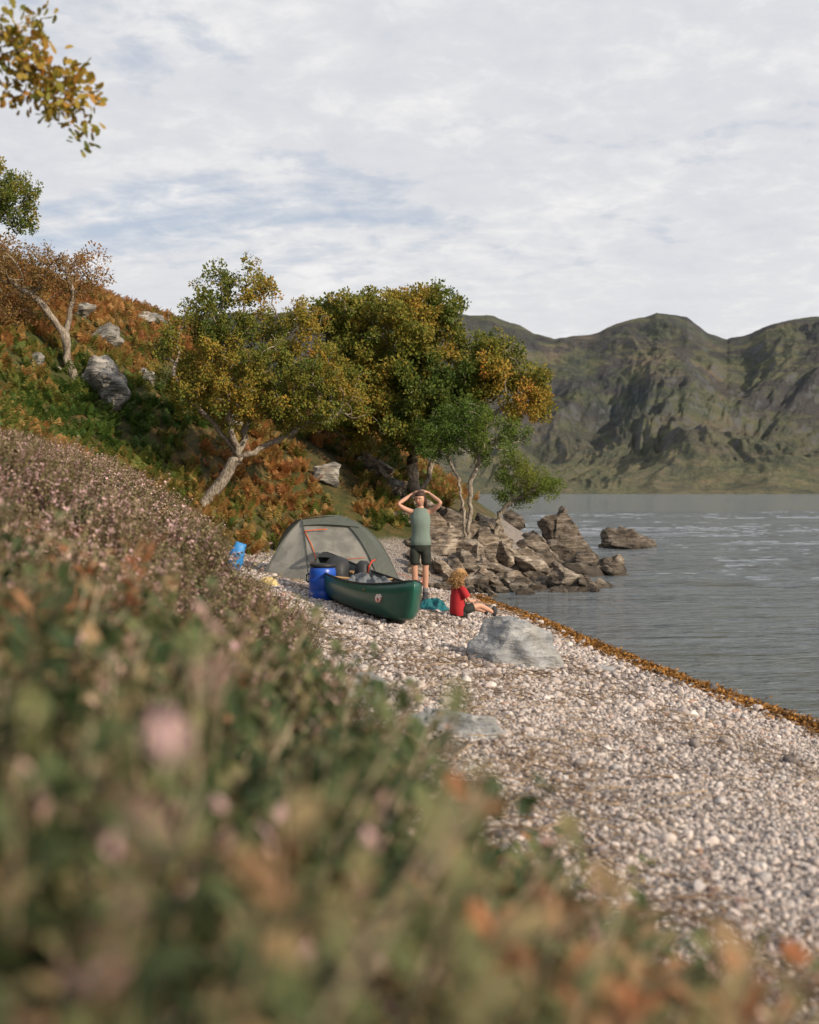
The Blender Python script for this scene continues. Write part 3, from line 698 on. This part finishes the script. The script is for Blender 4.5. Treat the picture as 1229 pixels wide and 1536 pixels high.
# =============== CANOE
M_hull=simple('canoe_green',(.012,.085,.06),.3,.25,.05,5,.5)
M_hin=simple('canoe_inside',(.07,.085,.085),.6)
M_blk=simple('black_plastic',(.02,.021,.022),.5)
M_wood=simple('ash_wood',(.28,.17,.08),.5)
Lh=2.35
def hullpt(t_,a_):
    at=abs(t_); w_=.43*max(0,1-at**2.6)**.75; zt=.36+.17*at**3.2; zb=.03*at**2+.07*at**10
    c_,s_=math.cos(a_),math.sin(a_); dep=abs(s_)**.62
    x_=w_*math.copysign(abs(c_)**.55,c_)*(1+.04*s_); z_=zt-(zt-zb)*dep
    y_=Lh*t_*(1-.075*dep**2*at**8)
    return (x_,y_,z_)
mb=MB(); ts=np.sin(np.linspace(-math.pi/2,math.pi/2,61)); NA=25; V=[hullpt(t_,math.pi*j/(NA-1)) for t_ in ts for j in range(NA)]
f=[(i*NA+j,i*NA+j+1,(i+1)*NA+j+1,(i+1)*NA+j) for i in range(60) for j in range(NA-1)]
mb.add(V,f)
bowp=np.array([.03,13.55]); ang=math.atan2(1.28,4.3)
ctr=(bowp[0]-math.sin(ang)*Lh,bowp[1]+math.cos(ang)*Lh)
zc_=float(hgt(*ctr)); zb_=float(hgt(*bowp)); 
canoe=empty('canoe',(ctr[0],ctr[1],zc_+.03),(math.atan2(zc_-zb_,Lh),.06,ang))
hull=mb.obj('hull',[M_hull,M_hin],parent=canoe,merge=True)
so2=hull.modifiers.new('s','SOLIDIFY'); so2.thickness=.012; so2.offset=0; so2.material_offset=1
bm=bmesh.new(); bm.from_mesh(hull.data); bmesh.ops.recalc_face_normals(bm,faces=bm.faces)
fz=[fc for fc in bm.faces if abs(fc.calc_center_median().y)<.2 and fc.calc_center_median().z<.06]
if fz and fz[0].normal.z>0: bmesh.ops.reverse_faces(bm,faces=bm.faces)
bm.to_mesh(hull.data); bm.free()
mb=MB()
for sg in (0,math.pi): mb.tube([np.array(hullpt(t_,sg))+[0,0,.006] for t_ in np.linspace(-.995,.995,50)],.014,6)
mb.obj('gunwales',[M_blk],parent=canoe)
mb=MB()
for e_ in (-1,1):
    V=[];n_=8
    for t_ in np.linspace(.86,.995,n_): 
        for sg in (0,math.pi): V.append(np.array(hullpt(e_*t_,sg))+[0,0,.012])
    mb.add(V,[(2*i,2*i+1,2*i+3,2*i+2) for i in range(n_-1)])
mb.obj('end_decks',[M_blk],parent=canoe,smooth=False)
mb=MB()
for yy,wd_ in ((-1.3,.12),(1.25,.12)):
    w_=abs(hullpt(yy/Lh,0)[0]); 
    for o_ in (-.12,.12): mb.tube([(-w_,yy+o_,.33),(w_,yy+o_,.33)],.016,6)
    mb.add([(-w_*.8,yy-.12,.345),(w_*.8,yy-.12,.345),(w_*.8,yy+.12,.345),(-w_*.8,yy+.12,.345)],[(0,1,2,3)])
mb.tube([(-.42,0,.35),(0,0,.33),(.42,0,.35)],.02,6)
mb.obj('seats_and_yoke',[M_wood],parent=canoe,smooth=False)
M_logo,t=mat('sticker'); o_=t.obj(); nn_=t.noise(o_,22,2); t.out(t.pbr(t.ramp(nn_,[(.45,(.75,.75,.72)),(.52,(.6,.08,.05)),(.6,(.1,.1,.1))],'CONSTANT'),.4))
for sgn in (0,1):
    mb=MB(); V=[]
    tsl=np.linspace(-.80,-.73,7); al=np.linspace(.13,.36,6)
    for t_ in tsl:
        for a_ in al:
            aa=a_ if sgn==0 else math.pi-a_; p_=np.array(hullpt(t_,aa)); V.append(p_+np.array([.010 if sgn==0 else -.010,-.004,0]))
    mb.add(V,[(i*6+j,i*6+j+1,(i+1)*6+j+1,(i+1)*6+j) for i in range(6) for j in range(5) if not ((i in (0,5)) and (j in (0,4)))])
    mb.obj('sticker_%d'%sgn,[M_logo],parent=canoe)
def cloth(name,mt,sx,sy,sz,loc,rot=(0,0,0),parent=None,seed=0,n_=40,base=.5):
    mb=MB(); g=np.linspace(-1,1,n_); GX,GY=np.meshgrid(g,g); R2=np.sqrt(GX**2+GY**2)
    edge=1+.25*fbm(np.arctan2(GY,GX)*2,GX*0+seed,3,seed)
    ff=np.clip(1-(R2/edge)**3,0,1); rid=1-abs(fbm(GX*2.2+seed,GY*2.2,4,seed+3))*4
    Zz=ff*(base+(1-base)*rid); Vx=GX/np.maximum(1,R2)*edge; Vy=GY/np.maximum(1,R2)*edge
    mb.add(np.stack([Vx*sx,Vy*sy,Zz*sz],-1).reshape(-1,3),[(i*n_+j,i*n_+j+1,(i+1)*n_+j+1,(i+1)*n_+j) for i in range(n_-1) for j in range(n_-1)])
    o=mb.obj(name,[mt],parent=parent); o.location=loc; o.rotation_euler=rot; return o
M_tarp=simple('grey_tarp',(.13,.14,.155),.7,.2,.3,12)
cloth('tarp',M_tarp,.36,.85,.26,(0,-.45,.20),parent=canoe,seed=3,base=.45)
M_dark=simple('dark_nylon',(.03,.032,.036),.55,.3,.3,14); M_red=simple('red_nylon',(.45,.06,.03),.6)
mb=MB(); mb.loft([(-.12,1.0,.2,.15,.2),(-.12,1.0,.3,.18,.22),(-.12,1.02,.45,.17,.2),(-.1,1.03,.53,.12,.15),(-.1,1.03,.56,.04,.05)],16,0,wob=.35,seed=4)
mb.loft([(.2,.8,.2,.1,.14),(.2,.8,.35,.12,.14),(.2,.8,.48,.1,.12),(.2,.8,.53,.05,.06)],16,0,wob=.3,seed=9)
mb.tube([(.24,.68,.34),(.25,.66,.47),(.3,.7,.54),(.36,.78,.55)],.014,6,1)
mb.obj('gear_bags',[M_dark,M_red],parent=canoe)

# =============== BARREL
M_blue=simple('blue_plastic',(.012,.075,.42),.35,.1,.05,8,.5)
bx,by=P(483,905,16.2)[0],16.2; bz=float(hgt(bx,by))
bar=empty('storage_barrel',(bx,by,bz-.01),(0,.03,0)); mb=MB()
prof=[(0,.15),(.012,.172),(.06,.178),(.12,.182),(.13,.176),(.15,.182),(.30,.186),(.31,.18),(.325,.186),(.40,.18),(.44,.168),(.455,.155)]
mb.loft([(0,0,z_,r_,r_) for z_,r_ in prof],32); mb.obj('drum',[M_blue],parent=bar)
mb=MB(); mb.loft([(0,0,.452,.168,.168),(.0,0,.458,.178,.178),(0,0,.49,.178,.178),(0,0,.497,.17,.17),(0,0,.497,.12,.12),(0,0,.49,.11,.11)],32); mb.obj('lid_and_clamp',[M_blk],parent=bar)
mb=MB()
for sg in (-1,1): mb.tube([(sg*.18,0,.36),(sg*.215,-.02,.34),(sg*.215,-.02,.26),(sg*.18,0,.24)],.012,6)
mb.obj('handles',[M_blk],parent=bar)

# =============== TENT
M_fly,t=mat('tent_flysheet'); n_=t.noise(t.obj(),3,3); cc_=t.mix(n_,(.10,.115,.10),(.15,.165,.145))
d_=t.pbr(cc_,.45,t.bump(t.noise(t.obj(),7,3),.35,.06),.4); tr=t.n('ShaderNodeBsdfTranslucent',{'Color':cc_})
t.out(t.n('ShaderNodeMixShader',{0:.3,1:d_.outputs[0],2:tr.outputs[0]}))
M_panel,t=mat('tent_panel'); cc_=t.mix(t.ramp(t.noise(t.obj(),3.2,4),[(.42,0.),(.6,1.)]),(.26,.26,.24),(.40,.39,.36))
d_=t.pbr(cc_,.55,t.bump(t.noise(t.obj(),6,2),.3,.04),.4); tr=t.n('ShaderNodeBsdfTranslucent',{'Color':cc_})
tp=t.n('ShaderNodeBsdfTransparent')
mx=t.n('ShaderNodeMixShader',{0:.35,1:d_.outputs[0],2:tr.outputs[0]})
t.out(t.n('ShaderNodeMixShader',{0:.15,1:mx.outputs[0],2:tp.outputs[0]}))
M_orange=simple('orange_piping',(.55,.11,.03),.5)
tx,ty=-1.32,20.3; tz=float(hgt(tx,ty))
tent=empty('tent',(tx,ty,tz-.03))
apL=np.array([-.50,-.05,1.10]); apR=np.array([.12,.05,1.16])
base=[np.array(p_,float) for p_ in [(-1.15,-.72,.06),(-.28,-1.10,.0),(1.08,-.80,.0),(1.15,.60,.0),(.1,1.05,.12),(-1.12,.75,.2)]]
tops=[apL,apL,apR,apR,apR,apL]; curv=[.10,.10,.24,.26,.28,.25]
def edgept(k,s_):
    a_,b_=tops[k],base[k]; d_=b_-a_; out=np.array([d_[0],d_[1],0]); 
    return a_+d_*s_+ (unit(out)*.6+np.array([0,0,.6]))*curv[k]*math.sin(math.pi*s_**.85)
def panel(mb,k0,k1,mi,n1_=16,n2_=14,sag=.05,s1=1.):
    V=[]
    for i in range(n1_+1):
        s_=s1*i/n1_; a_,b_=edgept(k0,s_),edgept(k1,s_)
        for j in range(n2_+1):
            q_=j/n2_; p_=a_*(1-q_)+b_*q_
            cen=np.array([0,0,.4]); p_=p_+(cen-p_)*sag*math.sin(math.pi*q_)*math.sin(math.pi*min(1,s_*1.1))
            if i==n1_: p_=p_+np.array([0,0,.05*math.sin(math.pi*q_)])
            V.append(p_)
    mb.add(V,[(i*(n2_+1)+j,i*(n2_+1)+j+1,(i+1)*(n2_+1)+j+1,(i+1)*(n2_+1)+j) for i in range(n1_) for j in range(n2_)],mi)
mb=MB()
panel(mb,0,1,1); panel(mb,1,2,1)
for a_,b_ in ((2,3),(3,4),(4,5),(5,0)): panel(mb,a_,b_,0)
mb.obj('flysheet',[M_fly,M_panel],parent=tent,merge=True)
mb=MB(); V=[];nr=5
for j in range(25):
    q_=j/24
    for i in range(nr):
        s_=(.03+.17*(.6+.9*q_**2)*i/(nr-1))
        a_,b_=edgept(1,s_),edgept(2,s_); p_=a_*(1-q_)+b_*q_
        V.append(p_+np.array([0,-.03,.025]))
mb.add(V,[(nr*i+j,nr*i+j+1,nr*(i+1)+j+1,nr*(i+1)+j) for i in range(24) for j in range(nr-1)])
V=[]
for j in range(25):
    s_=.04+.9*j/24
    for q_ in (.84,.92,1.0):
        a_,b_=edgept(1,s_),edgept(2,s_); p_=a_*(1-q_)+b_*q_; V.append(p_+np.array([.01,-.02,.012]))
mb.add(V,[(3*i+j,3*i+j+1,3*i+j+4,3*i+j+3) for i in range(24) for j in range(2)])
mb.obj('flysheet_hood',[M_fly],parent=tent)
mb=MB()
for k in range(6): mb.tube([edgept(k,s_)+np.array([0,0,.006]) for s_ in np.linspace(0,1,20)],.008,6,1)
mb.tube([apL+[0,0,.015],(apL+apR)/2+[0,0,.03],apR+[0,0,.015]],.011,6,1)
zipc=[]
for q_ in np.linspace(0,1,18):
    a_=edgept(1,.22+.76*q_); b_=edgept(2,.22+.76*q_); w_=.02+.10*math.sin(q_*3)
    zipc.append(a_*(1-w_)+b_*w_+np.array([-.005,-.02,0]))
mb.tube(zipc,.009,6,0)
hz_=[]
for q_ in np.linspace(.0,.42,10):
    a_=edgept(1,.225); b_=edgept(2,.225+.1*q_); hz_.append(a_*(1-q_)+b_*q_+np.array([0,-.035,.02]))
mb.tube(hz_,.010,6,0)
hz_=[]
for q_ in np.linspace(.03,.8,12):
    a_=edgept(1,.66); b_=edgept(2,.66); hz_.append(a_*(1-q_)+b_*q_+(np.array([0,0,.4])-(a_*(1-q_)+b_*q_))*.04*math.sin(math.pi*q_)+np.array([0,-.012,0]))
mb.tube(hz_,.005,6,0)
mb.obj('poles_and_piping',[M_orange,M_fly],parent=tent)
M_in=simple('inner_fabric',(.4,.36,.28),.8)
mb=MB(); mb.loft([(0,-.1,.02,.9,.55),(0,-.1,.10,.92,.58),(0,-.1,.2,.8,.45),(-.1,-.1,.3,.5,.3)],24,wob=.4,seed=3); mb.obj('sleeping_gear',[M_in],parent=tent)
mb=MB()
for k in (0,1,2,3):
    b_=base[k]; o_=unit([b_[0],b_[1],0]); mb.tube([edgept(k,.9),b_+o_*.45+[0,0,-b_[2]]],.004,4)
    mb.tube([b_+o_*.45+[0,0,-.05-b_[2]],b_+o_*.43+[0,0,.06-b_[2]]],.007,5)
mb.obj('guylines_and_pegs',[M_orange],parent=tent)

# =============== SMALL GEAR
M_sky=simple('blue_drybag_fabric',(.03,.2,.5),.45,.1,.2,20)
M_yel=simple('cream_fabric',(.55,.42,.2),.7,.2,.4,20); M_teal=simple('teal_fabric',(.01,.11,.13),.7,.3,.5,20)
c=P(352,888,17.5); gz=float(hgt(c[0],17.5))
mb=MB(); rr_=[(0,0,0,.08,.10),(0,0,.02,.11,.13),(0,0,.15,.12,.13),(0.0,0,.26,.11,.12),(0,0,.33,.09,.08),(0,0,.38,.08,.02),(0,0,.42,.08,.015)]
mb.loft(rr_,20,wob=.35,seed=2)
o_=mb.obj('dry_bag',[M_sky]); o_.location=(c[0]-.05,17.5,gz+.02); o_.rotation_euler=(.15,.35,.3)
c=P(402,893,17.); cloth('folded_towel',M_yel,.16,.14,.13,(c[0],17.,float(hgt(c[0],17.))),seed=6,base=.7)
c=P(650,918,17.0); cloth('wetsuit_pile',M_teal,.24,.40,.16,(c[0],17.0,float(hgt(c[0],17.0))+.01),seed=12,base=.3)

# =============== PEOPLE
M_skin,t=mat('skin'); n_=t.noise(t.obj(),12,3); t.out(t.pbr(t.mix(n_,(.44,.235,.165),(.54,.31,.22)),.5,None,.35,Subsurface_Weight=.08))
M_hairb=simple('brown_hair',(.045,.022,.013),.5,.4,.6,60); M_hairl=simple('blond_hair',(.42,.25,.11),.55,.4,.5,60)
M_top=simple('sage_fabric',(.155,.205,.18),.85,.12,.4,14); M_sho=simple('dark_shorts',(.022,.026,.022),.8,.2,.4,14)
M_tee=simple('red_cotton',(.38,.022,.028),.85,.15,.5,14); M_boot=simple('boot_leather',(.03,.03,.035),.6); M_sock=simple('grey_wool',(.14,.14,.15),.9)
M_eye=simple('eye_dark',(.02,.015,.012),.2); M_lip=simple('lips',(.38,.13,.11),.5); M_white=simple('eye_white',(.7,.7,.68),.3)
def skinbody(name,verts,edges,radii,root,parent,mt):
    me=bpy.data.meshes.new(name); me.from_pydata(verts,edges,[]); ob=bpy.data.objects.new(name,me); scene.collection.objects.link(ob); ob.parent=parent
    md=ob.modifiers.new('skin','SKIN'); md.use_smooth_shade=True; md.branch_smoothing=.6
    lay=me.skin_vertices[0] if me.skin_vertices else None
    if lay is None:
        bpy.context.view_layer.objects.active=ob
        lay=me.skin_vertices[0]
    for i,r_ in enumerate(radii):
        lay.data[i].radius=r_ if isinstance(r_,tuple) else (r_,r_)
    for i in range(len(verts)): lay.data[i].use_root=(i==root)
    ss=ob.modifiers.new('sub','SUBSURF'); ss.levels=2; ss.render_levels=2
    me.materials.append(mt); return ob
def empty_child(parent,name,loc,rot=(0,0,0)):
    e=empty(name,loc,rot); e.parent=parent; return e
def head(parent,c,s,rot,hairmt,kind):
    h=empty_child(parent,'head',c,rot)
    def fn(d_,q_):
        q_=q_.copy()
        if q_[2]<0: k_=1-.32*(-d_[2])**1.3; q_[0]*=k_; q_[1]*=(1-.10*(-d_[2]))
        if d_[1]<0 and d_[2]<.2: q_[1]*=.93
        if d_[1]>0 and d_[2]<-.3: q_[1]*=.75
        for sg in (-1,1):
            e_=math.exp(-((q_[0]-sg*.031*s)/(.014*s))**2-((q_[2]-.008*s)/(.012*s))**2) if d_[1]<0 else 0
            q_[1]+=.010*s*e_
        return q_
    mb=MB(); mb.ell((0,0,0),(.078*s,.098*s,.115*s),36,28,0,fn=fn)
    mb.tube([(0,-.088*s,.016*s),(0,-.096*s,-.004*s),(0,-.106*s,-.024*s),(0,-.092*s,-.034*s)],[.006*s,.008*s,.0125*s,.008*s],8,0)
    for sg in (-1,1):
        mb.ell((sg*.079*s,.012*s,-.004*s),(.010*s,.018*s,.028*s),8,6,0)
        mb.ell((sg*.030*s,-.078*s,.007*s),(.012*s,.009*s,.007*s),8,6,1)
        mb.ell((sg*.030*s,-.084*s,.007*s),(.006*s,.005*s,.006*s),8,6,2)
        mb.tube([(sg*.015*s,-.090*s,.024*s),(sg*.03*s,-.089*s,.028*s),(sg*.046*s,-.078*s,.023*s)],.0035*s,4,3)
    mb.tube([(-.023*s,-.082*s,-.054*s),(-.008*s,-.089*s,-.051*s),(.008*s,-.089*s,-.051*s),(.023*s,-.082*s,-.054*s)],[.003*s,.006*s,.006*s,.003*s],6,4)
    mb.obj('face',[M_skin,M_white,M_eye,hairmt,M_lip],parent=h)
    mb=MB()
    if kind=='tied':
        def fh(d_,q_):
            q_=q_.copy()
            if d_[1]<-.35 and d_[2]<.36: q_*=.8
            if d_[2]<-.6: q_*=.75
            return q_*(1+.02*math.sin(26*d_[0]))
        mb.ell((0,.008*s,.014*s),(.090*s,.110*s,.122*s),40,30,0,fn=fh)
        mb.ell((0,.12*s,.03*s),(.035*s,.035*s,.035*s),12,8,0)
        mb.tube([(0,.13*s,.03*s),(.01*s,.17*s,-.03*s),(.02*s,.165*s,-.13*s),(.02*s,.14*s,-.2*s)],[.02*s,.032*s,.028*s,.008*s],8,0)
        mb.obj('hair',[hairmt],parent=h)
    else:
        def fh(d_,q_):
            q_=q_.copy()
            if d_[1]<-.3 and d_[2]<.45: q_*=.75
            return q_
        mb.ell((0,.008*s,.006*s),(.09*s,.108*s,.122*s),24,18,0,fn=fh)
        r_=np.random.default_rng(3)
        for k in range(420):
            d_=unit(r_.normal(size=3)); 
            if d_[1]<-.35 and d_[2]<.5: continue
            b_=d_*np.array([.09,.108,.122])*s; L_=r_.uniform(.05,.09)*s; drop=np.array([0,0,-1.]) 
            o=unit(d_*np.array([.8,.8,.4])+drop*.9); e1=unit(np.cross(o,r_.normal(size=3))); e2=np.cross(o,e1); ph=r_.uniform(0,6)
            if b_[2]<-.0*s: L_*=1.6
            pts=[b_+o*L_*q_+(e1*math.cos(q_*13+ph)+e2*math.sin(q_*13+ph))*.012*s for q_ in np.linspace(0,1,10)]
            mb.tube(pts,np.linspace(.006,.003,10)*s,4,0)
        mb.obj('curly_hair',[hairmt],parent=h)
    return h
def hand(parent,name,w,d,nrm,s,curl=.5,side=1):
    w=np.array(w,float); d=unit(d); nrm=unit(np.array(nrm)-d*np.dot(nrm,d)); sdv=np.cross(d,nrm)*side
    mb=MB()
    pal=[w-d*.02*s,w+d*.01*s,w+d*.045*s,w+d*.085*s]
    V=[];sg=12
    for k,(c_,rx,ry) in enumerate(zip(pal,[.024,.027,.040,.040],[.020,.017,.015,.012])):
        for j in range(sg):
            a_=2*math.pi*j/sg; V.append(c_+sdv*rx*s*math.cos(a_)+nrm*ry*s*math.sin(a_))
    mb.add(V,[(i*sg+j,i*sg+(j+1)%sg,(i+1)*sg+(j+1)%sg,(i+1)*sg+j) for i in range(3) for j in range(sg)]+[tuple(range(36,48)),tuple(range(12))[::-1]])
    for k,(off,L_) in enumerate(zip((-.030,-.010,.010,.029),(.070,.080,.074,.058))):
        p0=w+d*.078*s+sdv*off*s; dd=d+sdv*off*2; pts=[p0]; ang_=0
        for seg_,fr in enumerate((.2,.4,.25,.15)):
            ang_+=curl*.55*(seg_>0)*1.; v_=unit(dd)*math.cos(ang_)+nrm*math.sin(ang_); pts.append(pts[-1]+v_*L_*fr*s)
        mb.tube(pts,np.array([.0095,.0092,.0085,.0078,.005])*s,8)
    p0=w+d*.02*s-sdv*.026*s; v_=unit(d*.7-sdv*.8+nrm*.25); v2=unit(d*.95-sdv*.35+nrm*.45)
    mb.tube([p0,p0+v_*.03*s,p0+v_*.03*s+v2*.03*s,p0+v_*.03*s+v2*.052*s],np.array([.014,.012,.010,.006])*s,8)
    return mb.obj(name,[M_skin],parent=parent)
wx_,wy_=P(631,903,18.2)[0],18.2
wz_=float(hgt(wx_,wy_))
W=empty('woman',(wx_,wy_,wz_+.02),(0,0,math.radians(-8)))
V=[(0,0,.90),(0,0,1.04),(0,.005,1.18),(0,.01,1.33),(0,.005,1.40),(0,-.008,1.49),
   (-.085,0,.86),(-.09,-.02,.66),(-.085,-.035,.49),(-.085,-.005,.34),(-.08,.02,.10),
   (.085,0,.86),(.085,.01,.66),(.075,.0,.49),(.075,.035,.34),(.07,.05,.10),
   (-.155,.01,1.365),(-.25,-.05,1.41),(-.335,-.09,1.475),(-.225,.0,1.56),(-.12,.07,1.635),
   (.155,.01,1.365),(.25,-.05,1.425),(.325,-.09,1.50),(.215,.0,1.575),(.115,.07,1.645)]
E=[(0,1),(1,2),(2,3),(3,4),(4,5),(0,6),(6,7),(7,8),(8,9),(9,10),(0,11),(11,12),(12,13),(13,14),(14,15),(3,16),(16,17),(17,18),(18,19),(19,20),(3,21),(21,22),(22,23),(23,24),(24,25)]
R_=[(.115,.09),(.09,.075),(.11,.088),(.095,.068),(.048,.048),(.046,.046),.078,.069,.050,.051,.033,.078,.069,.050,.051,.033,.045,.039,.032,.032,.023,.045,.039,.032,.032,.023]
skinbody('body',V,E,R_,0,W,M_skin)
head(W,(0,-.02,1.55),1.0,(math.radians(6),0,math.radians(-15)),M_hairb,'tied')
hand(W,'hand_right',(-.12,.07,1.64),(1,.05,.42),(.35,0,-1),1.,.7,1); hand(W,'hand_left',(.115,.07,1.65),(-1,.1,.42),(-.35,0,-1),1.,.7,-1)
mb=MB(); mb.loft([(0,.0,.85,.160,.120),(0,0,.855,.166,.125),(0,0,.92,.158,.12),(0,0,1.03,.136,.106),(0,-.01,1.14,.142,.116),(0,-.012,1.22,.152,.126),(0,-.0,1.30,.148,.110),(0,.005,1.355,.135,.086),(0,.008,1.395,.108,.068),(0,.005,1.415,.066,.058)],32,0,cap=False,wob=.18,seed=5)
o_=mb.obj('tank_top',[M_top],parent=W); sm=o_.modifiers.new('s','SOLIDIFY'); sm.thickness=.006
mb=MB(); mb.loft([(0,0,.96,.125,.10),(0,0,.90,.148,.113),(0,0,.83,.158,.118),(0,0,.78,.158,.113),(0,0,.74,.143,.092)],28,0,wob=.05,seed=6)
for sg,dy in ((-1,-.025),(1,.01)): mb.loft([(sg*.078,0,.80,.080,.102),(sg*.082,dy*.6,.70,.081,.092),(sg*.084,dy,.60,.075,.084),(sg*.083,dy*1.1,.555,.073,.080)],20,0,wob=.08,seed=7+sg)
mb.obj('shorts',[M_sho],parent=W)
mb=MB()
for sg,yy in ((-1,.02),(1,.05)):
    xx=-.08 if sg<0 else .07
    mb.loft([(xx,yy,.07,.041,.044),(xx,yy,.14,.041,.043),(xx,yy-.004,.19,.046,.047),(xx,yy-.004,.195,.041,.043)],16,1)
    mb.loft([(xx,yy-.05,.0,.045,.125),(xx,yy-.05,.02,.048,.128),(xx,yy-.045,.05,.044,.115),(xx,yy-.025,.08,.041,.085),(xx,yy-.005,.11,.043,.056),(xx,yy,.13,.045,.051)],18,0)
mb.obj('boots_and_socks',[M_boot,M_sock],parent=W)
cx_,cy_=P(688,932,16.2)[0],16.2; cz_=float(hgt(cx_,cy_))
C=empty('child',(cx_,cy_,cz_+.01),(0,0,math.radians(118)))
V=[(0,0,.10),(0,.015,.20),(0,.01,.31),(0,0,.40),(0,-.005,.44),(0,-.012,.49),
   (-.065,-.03,.085),(-.085,-.15,.12),(-.095,-.27,.15),(-.095,-.38,.10),(-.095,-.48,.05),(-.10,-.50,.04),
   (.065,-.03,.085),(.10,-.15,.10),(.13,-.26,.11),(.12,-.37,.08),(.11,-.47,.045),(.115,-.49,.04),
   (-.105,0,.385),(-.145,-.03,.30),(-.15,-.08,.22),(-.12,-.15,.21),(-.08,-.22,.22),
   (.105,0,.385),(.15,-.03,.30),(.155,-.08,.22),(.13,-.16,.20),(.10,-.23,.19)]
E=[(0,1),(1,2),(2,3),(3,4),(4,5),(0,6),(6,7),(7,8),(8,9),(9,10),(10,11),(0,12),(12,13),(13,14),(14,15),(15,16),(16,17),(3,18),(18,19),(19,20),(20,21),(21,22),(3,23),(23,24),(24,25),(25,26),(26,27)]
R_=[(.085,.07),(.08,.065),(.085,.065),(.07,.05),.036,.036,.06,.052,.042,.038,.028,.025,.06,.052,.042,.038,.028,.025,.036,.03,.026,.025,.02,.036,.03,.026,.025,.02]
skinbody('body',V,E,R_,0,C,M_skin)
head(C,(0,-.02,.545),.88,(math.radians(14),0,math.radians(10)),M_hairl,'curly')
hand(C,'hand_right',(-.08,-.22,.22),(.3,-1,0),(0,0,-1),.6,.9,1); hand(C,'hand_left',(.10,-.23,.19),(-.3,-1,0),(0,0,-1),.6,.9,-1)
mb=MB(); mb.loft([(0,.0,.02,.125,.10),(0,.005,.05,.128,.105),(0,.018,.15,.118,.10),(0,.015,.27,.118,.092),(0,.005,.35,.122,.078),(0,.0,.395,.105,.06),(0,-.002,.42,.06,.05),(0,-.004,.435,.045,.043)],26,0,cap=False,wob=.16,seed=8)
for sg in (-1,1): mb.tube([(sg*.08,0,.385),(sg*.12,-.005,.365),(sg*.148,-.025,.31),(sg*.158,-.04,.27)],[.045,.05,.05,.052],14,0,cap=False)
mb.obj('t_shirt',[M_tee],parent=C)
mb=MB(); mb.loft([(0,-.01,.0,.12,.11),(0,-.01,.06,.13,.12),(0,0,.12,.11,.09)],20)
for sg,kx,kz in ((-1,-.088,.13),(1,.108,.105)): mb.tube([(sg*.06,-.02,.085),(sg*.075,-.09,.10),(kx,-.18,kz)],[.068,.064,.060],14)
mb.obj('shorts',[M_sho],parent=C)
mb=MB()
for xx in (-.10,.115): mb.ell((xx,-.51,.06),(.032,.038,.075),12,8)
mb.obj('shoes',[M_boot],parent=C)
print('done')
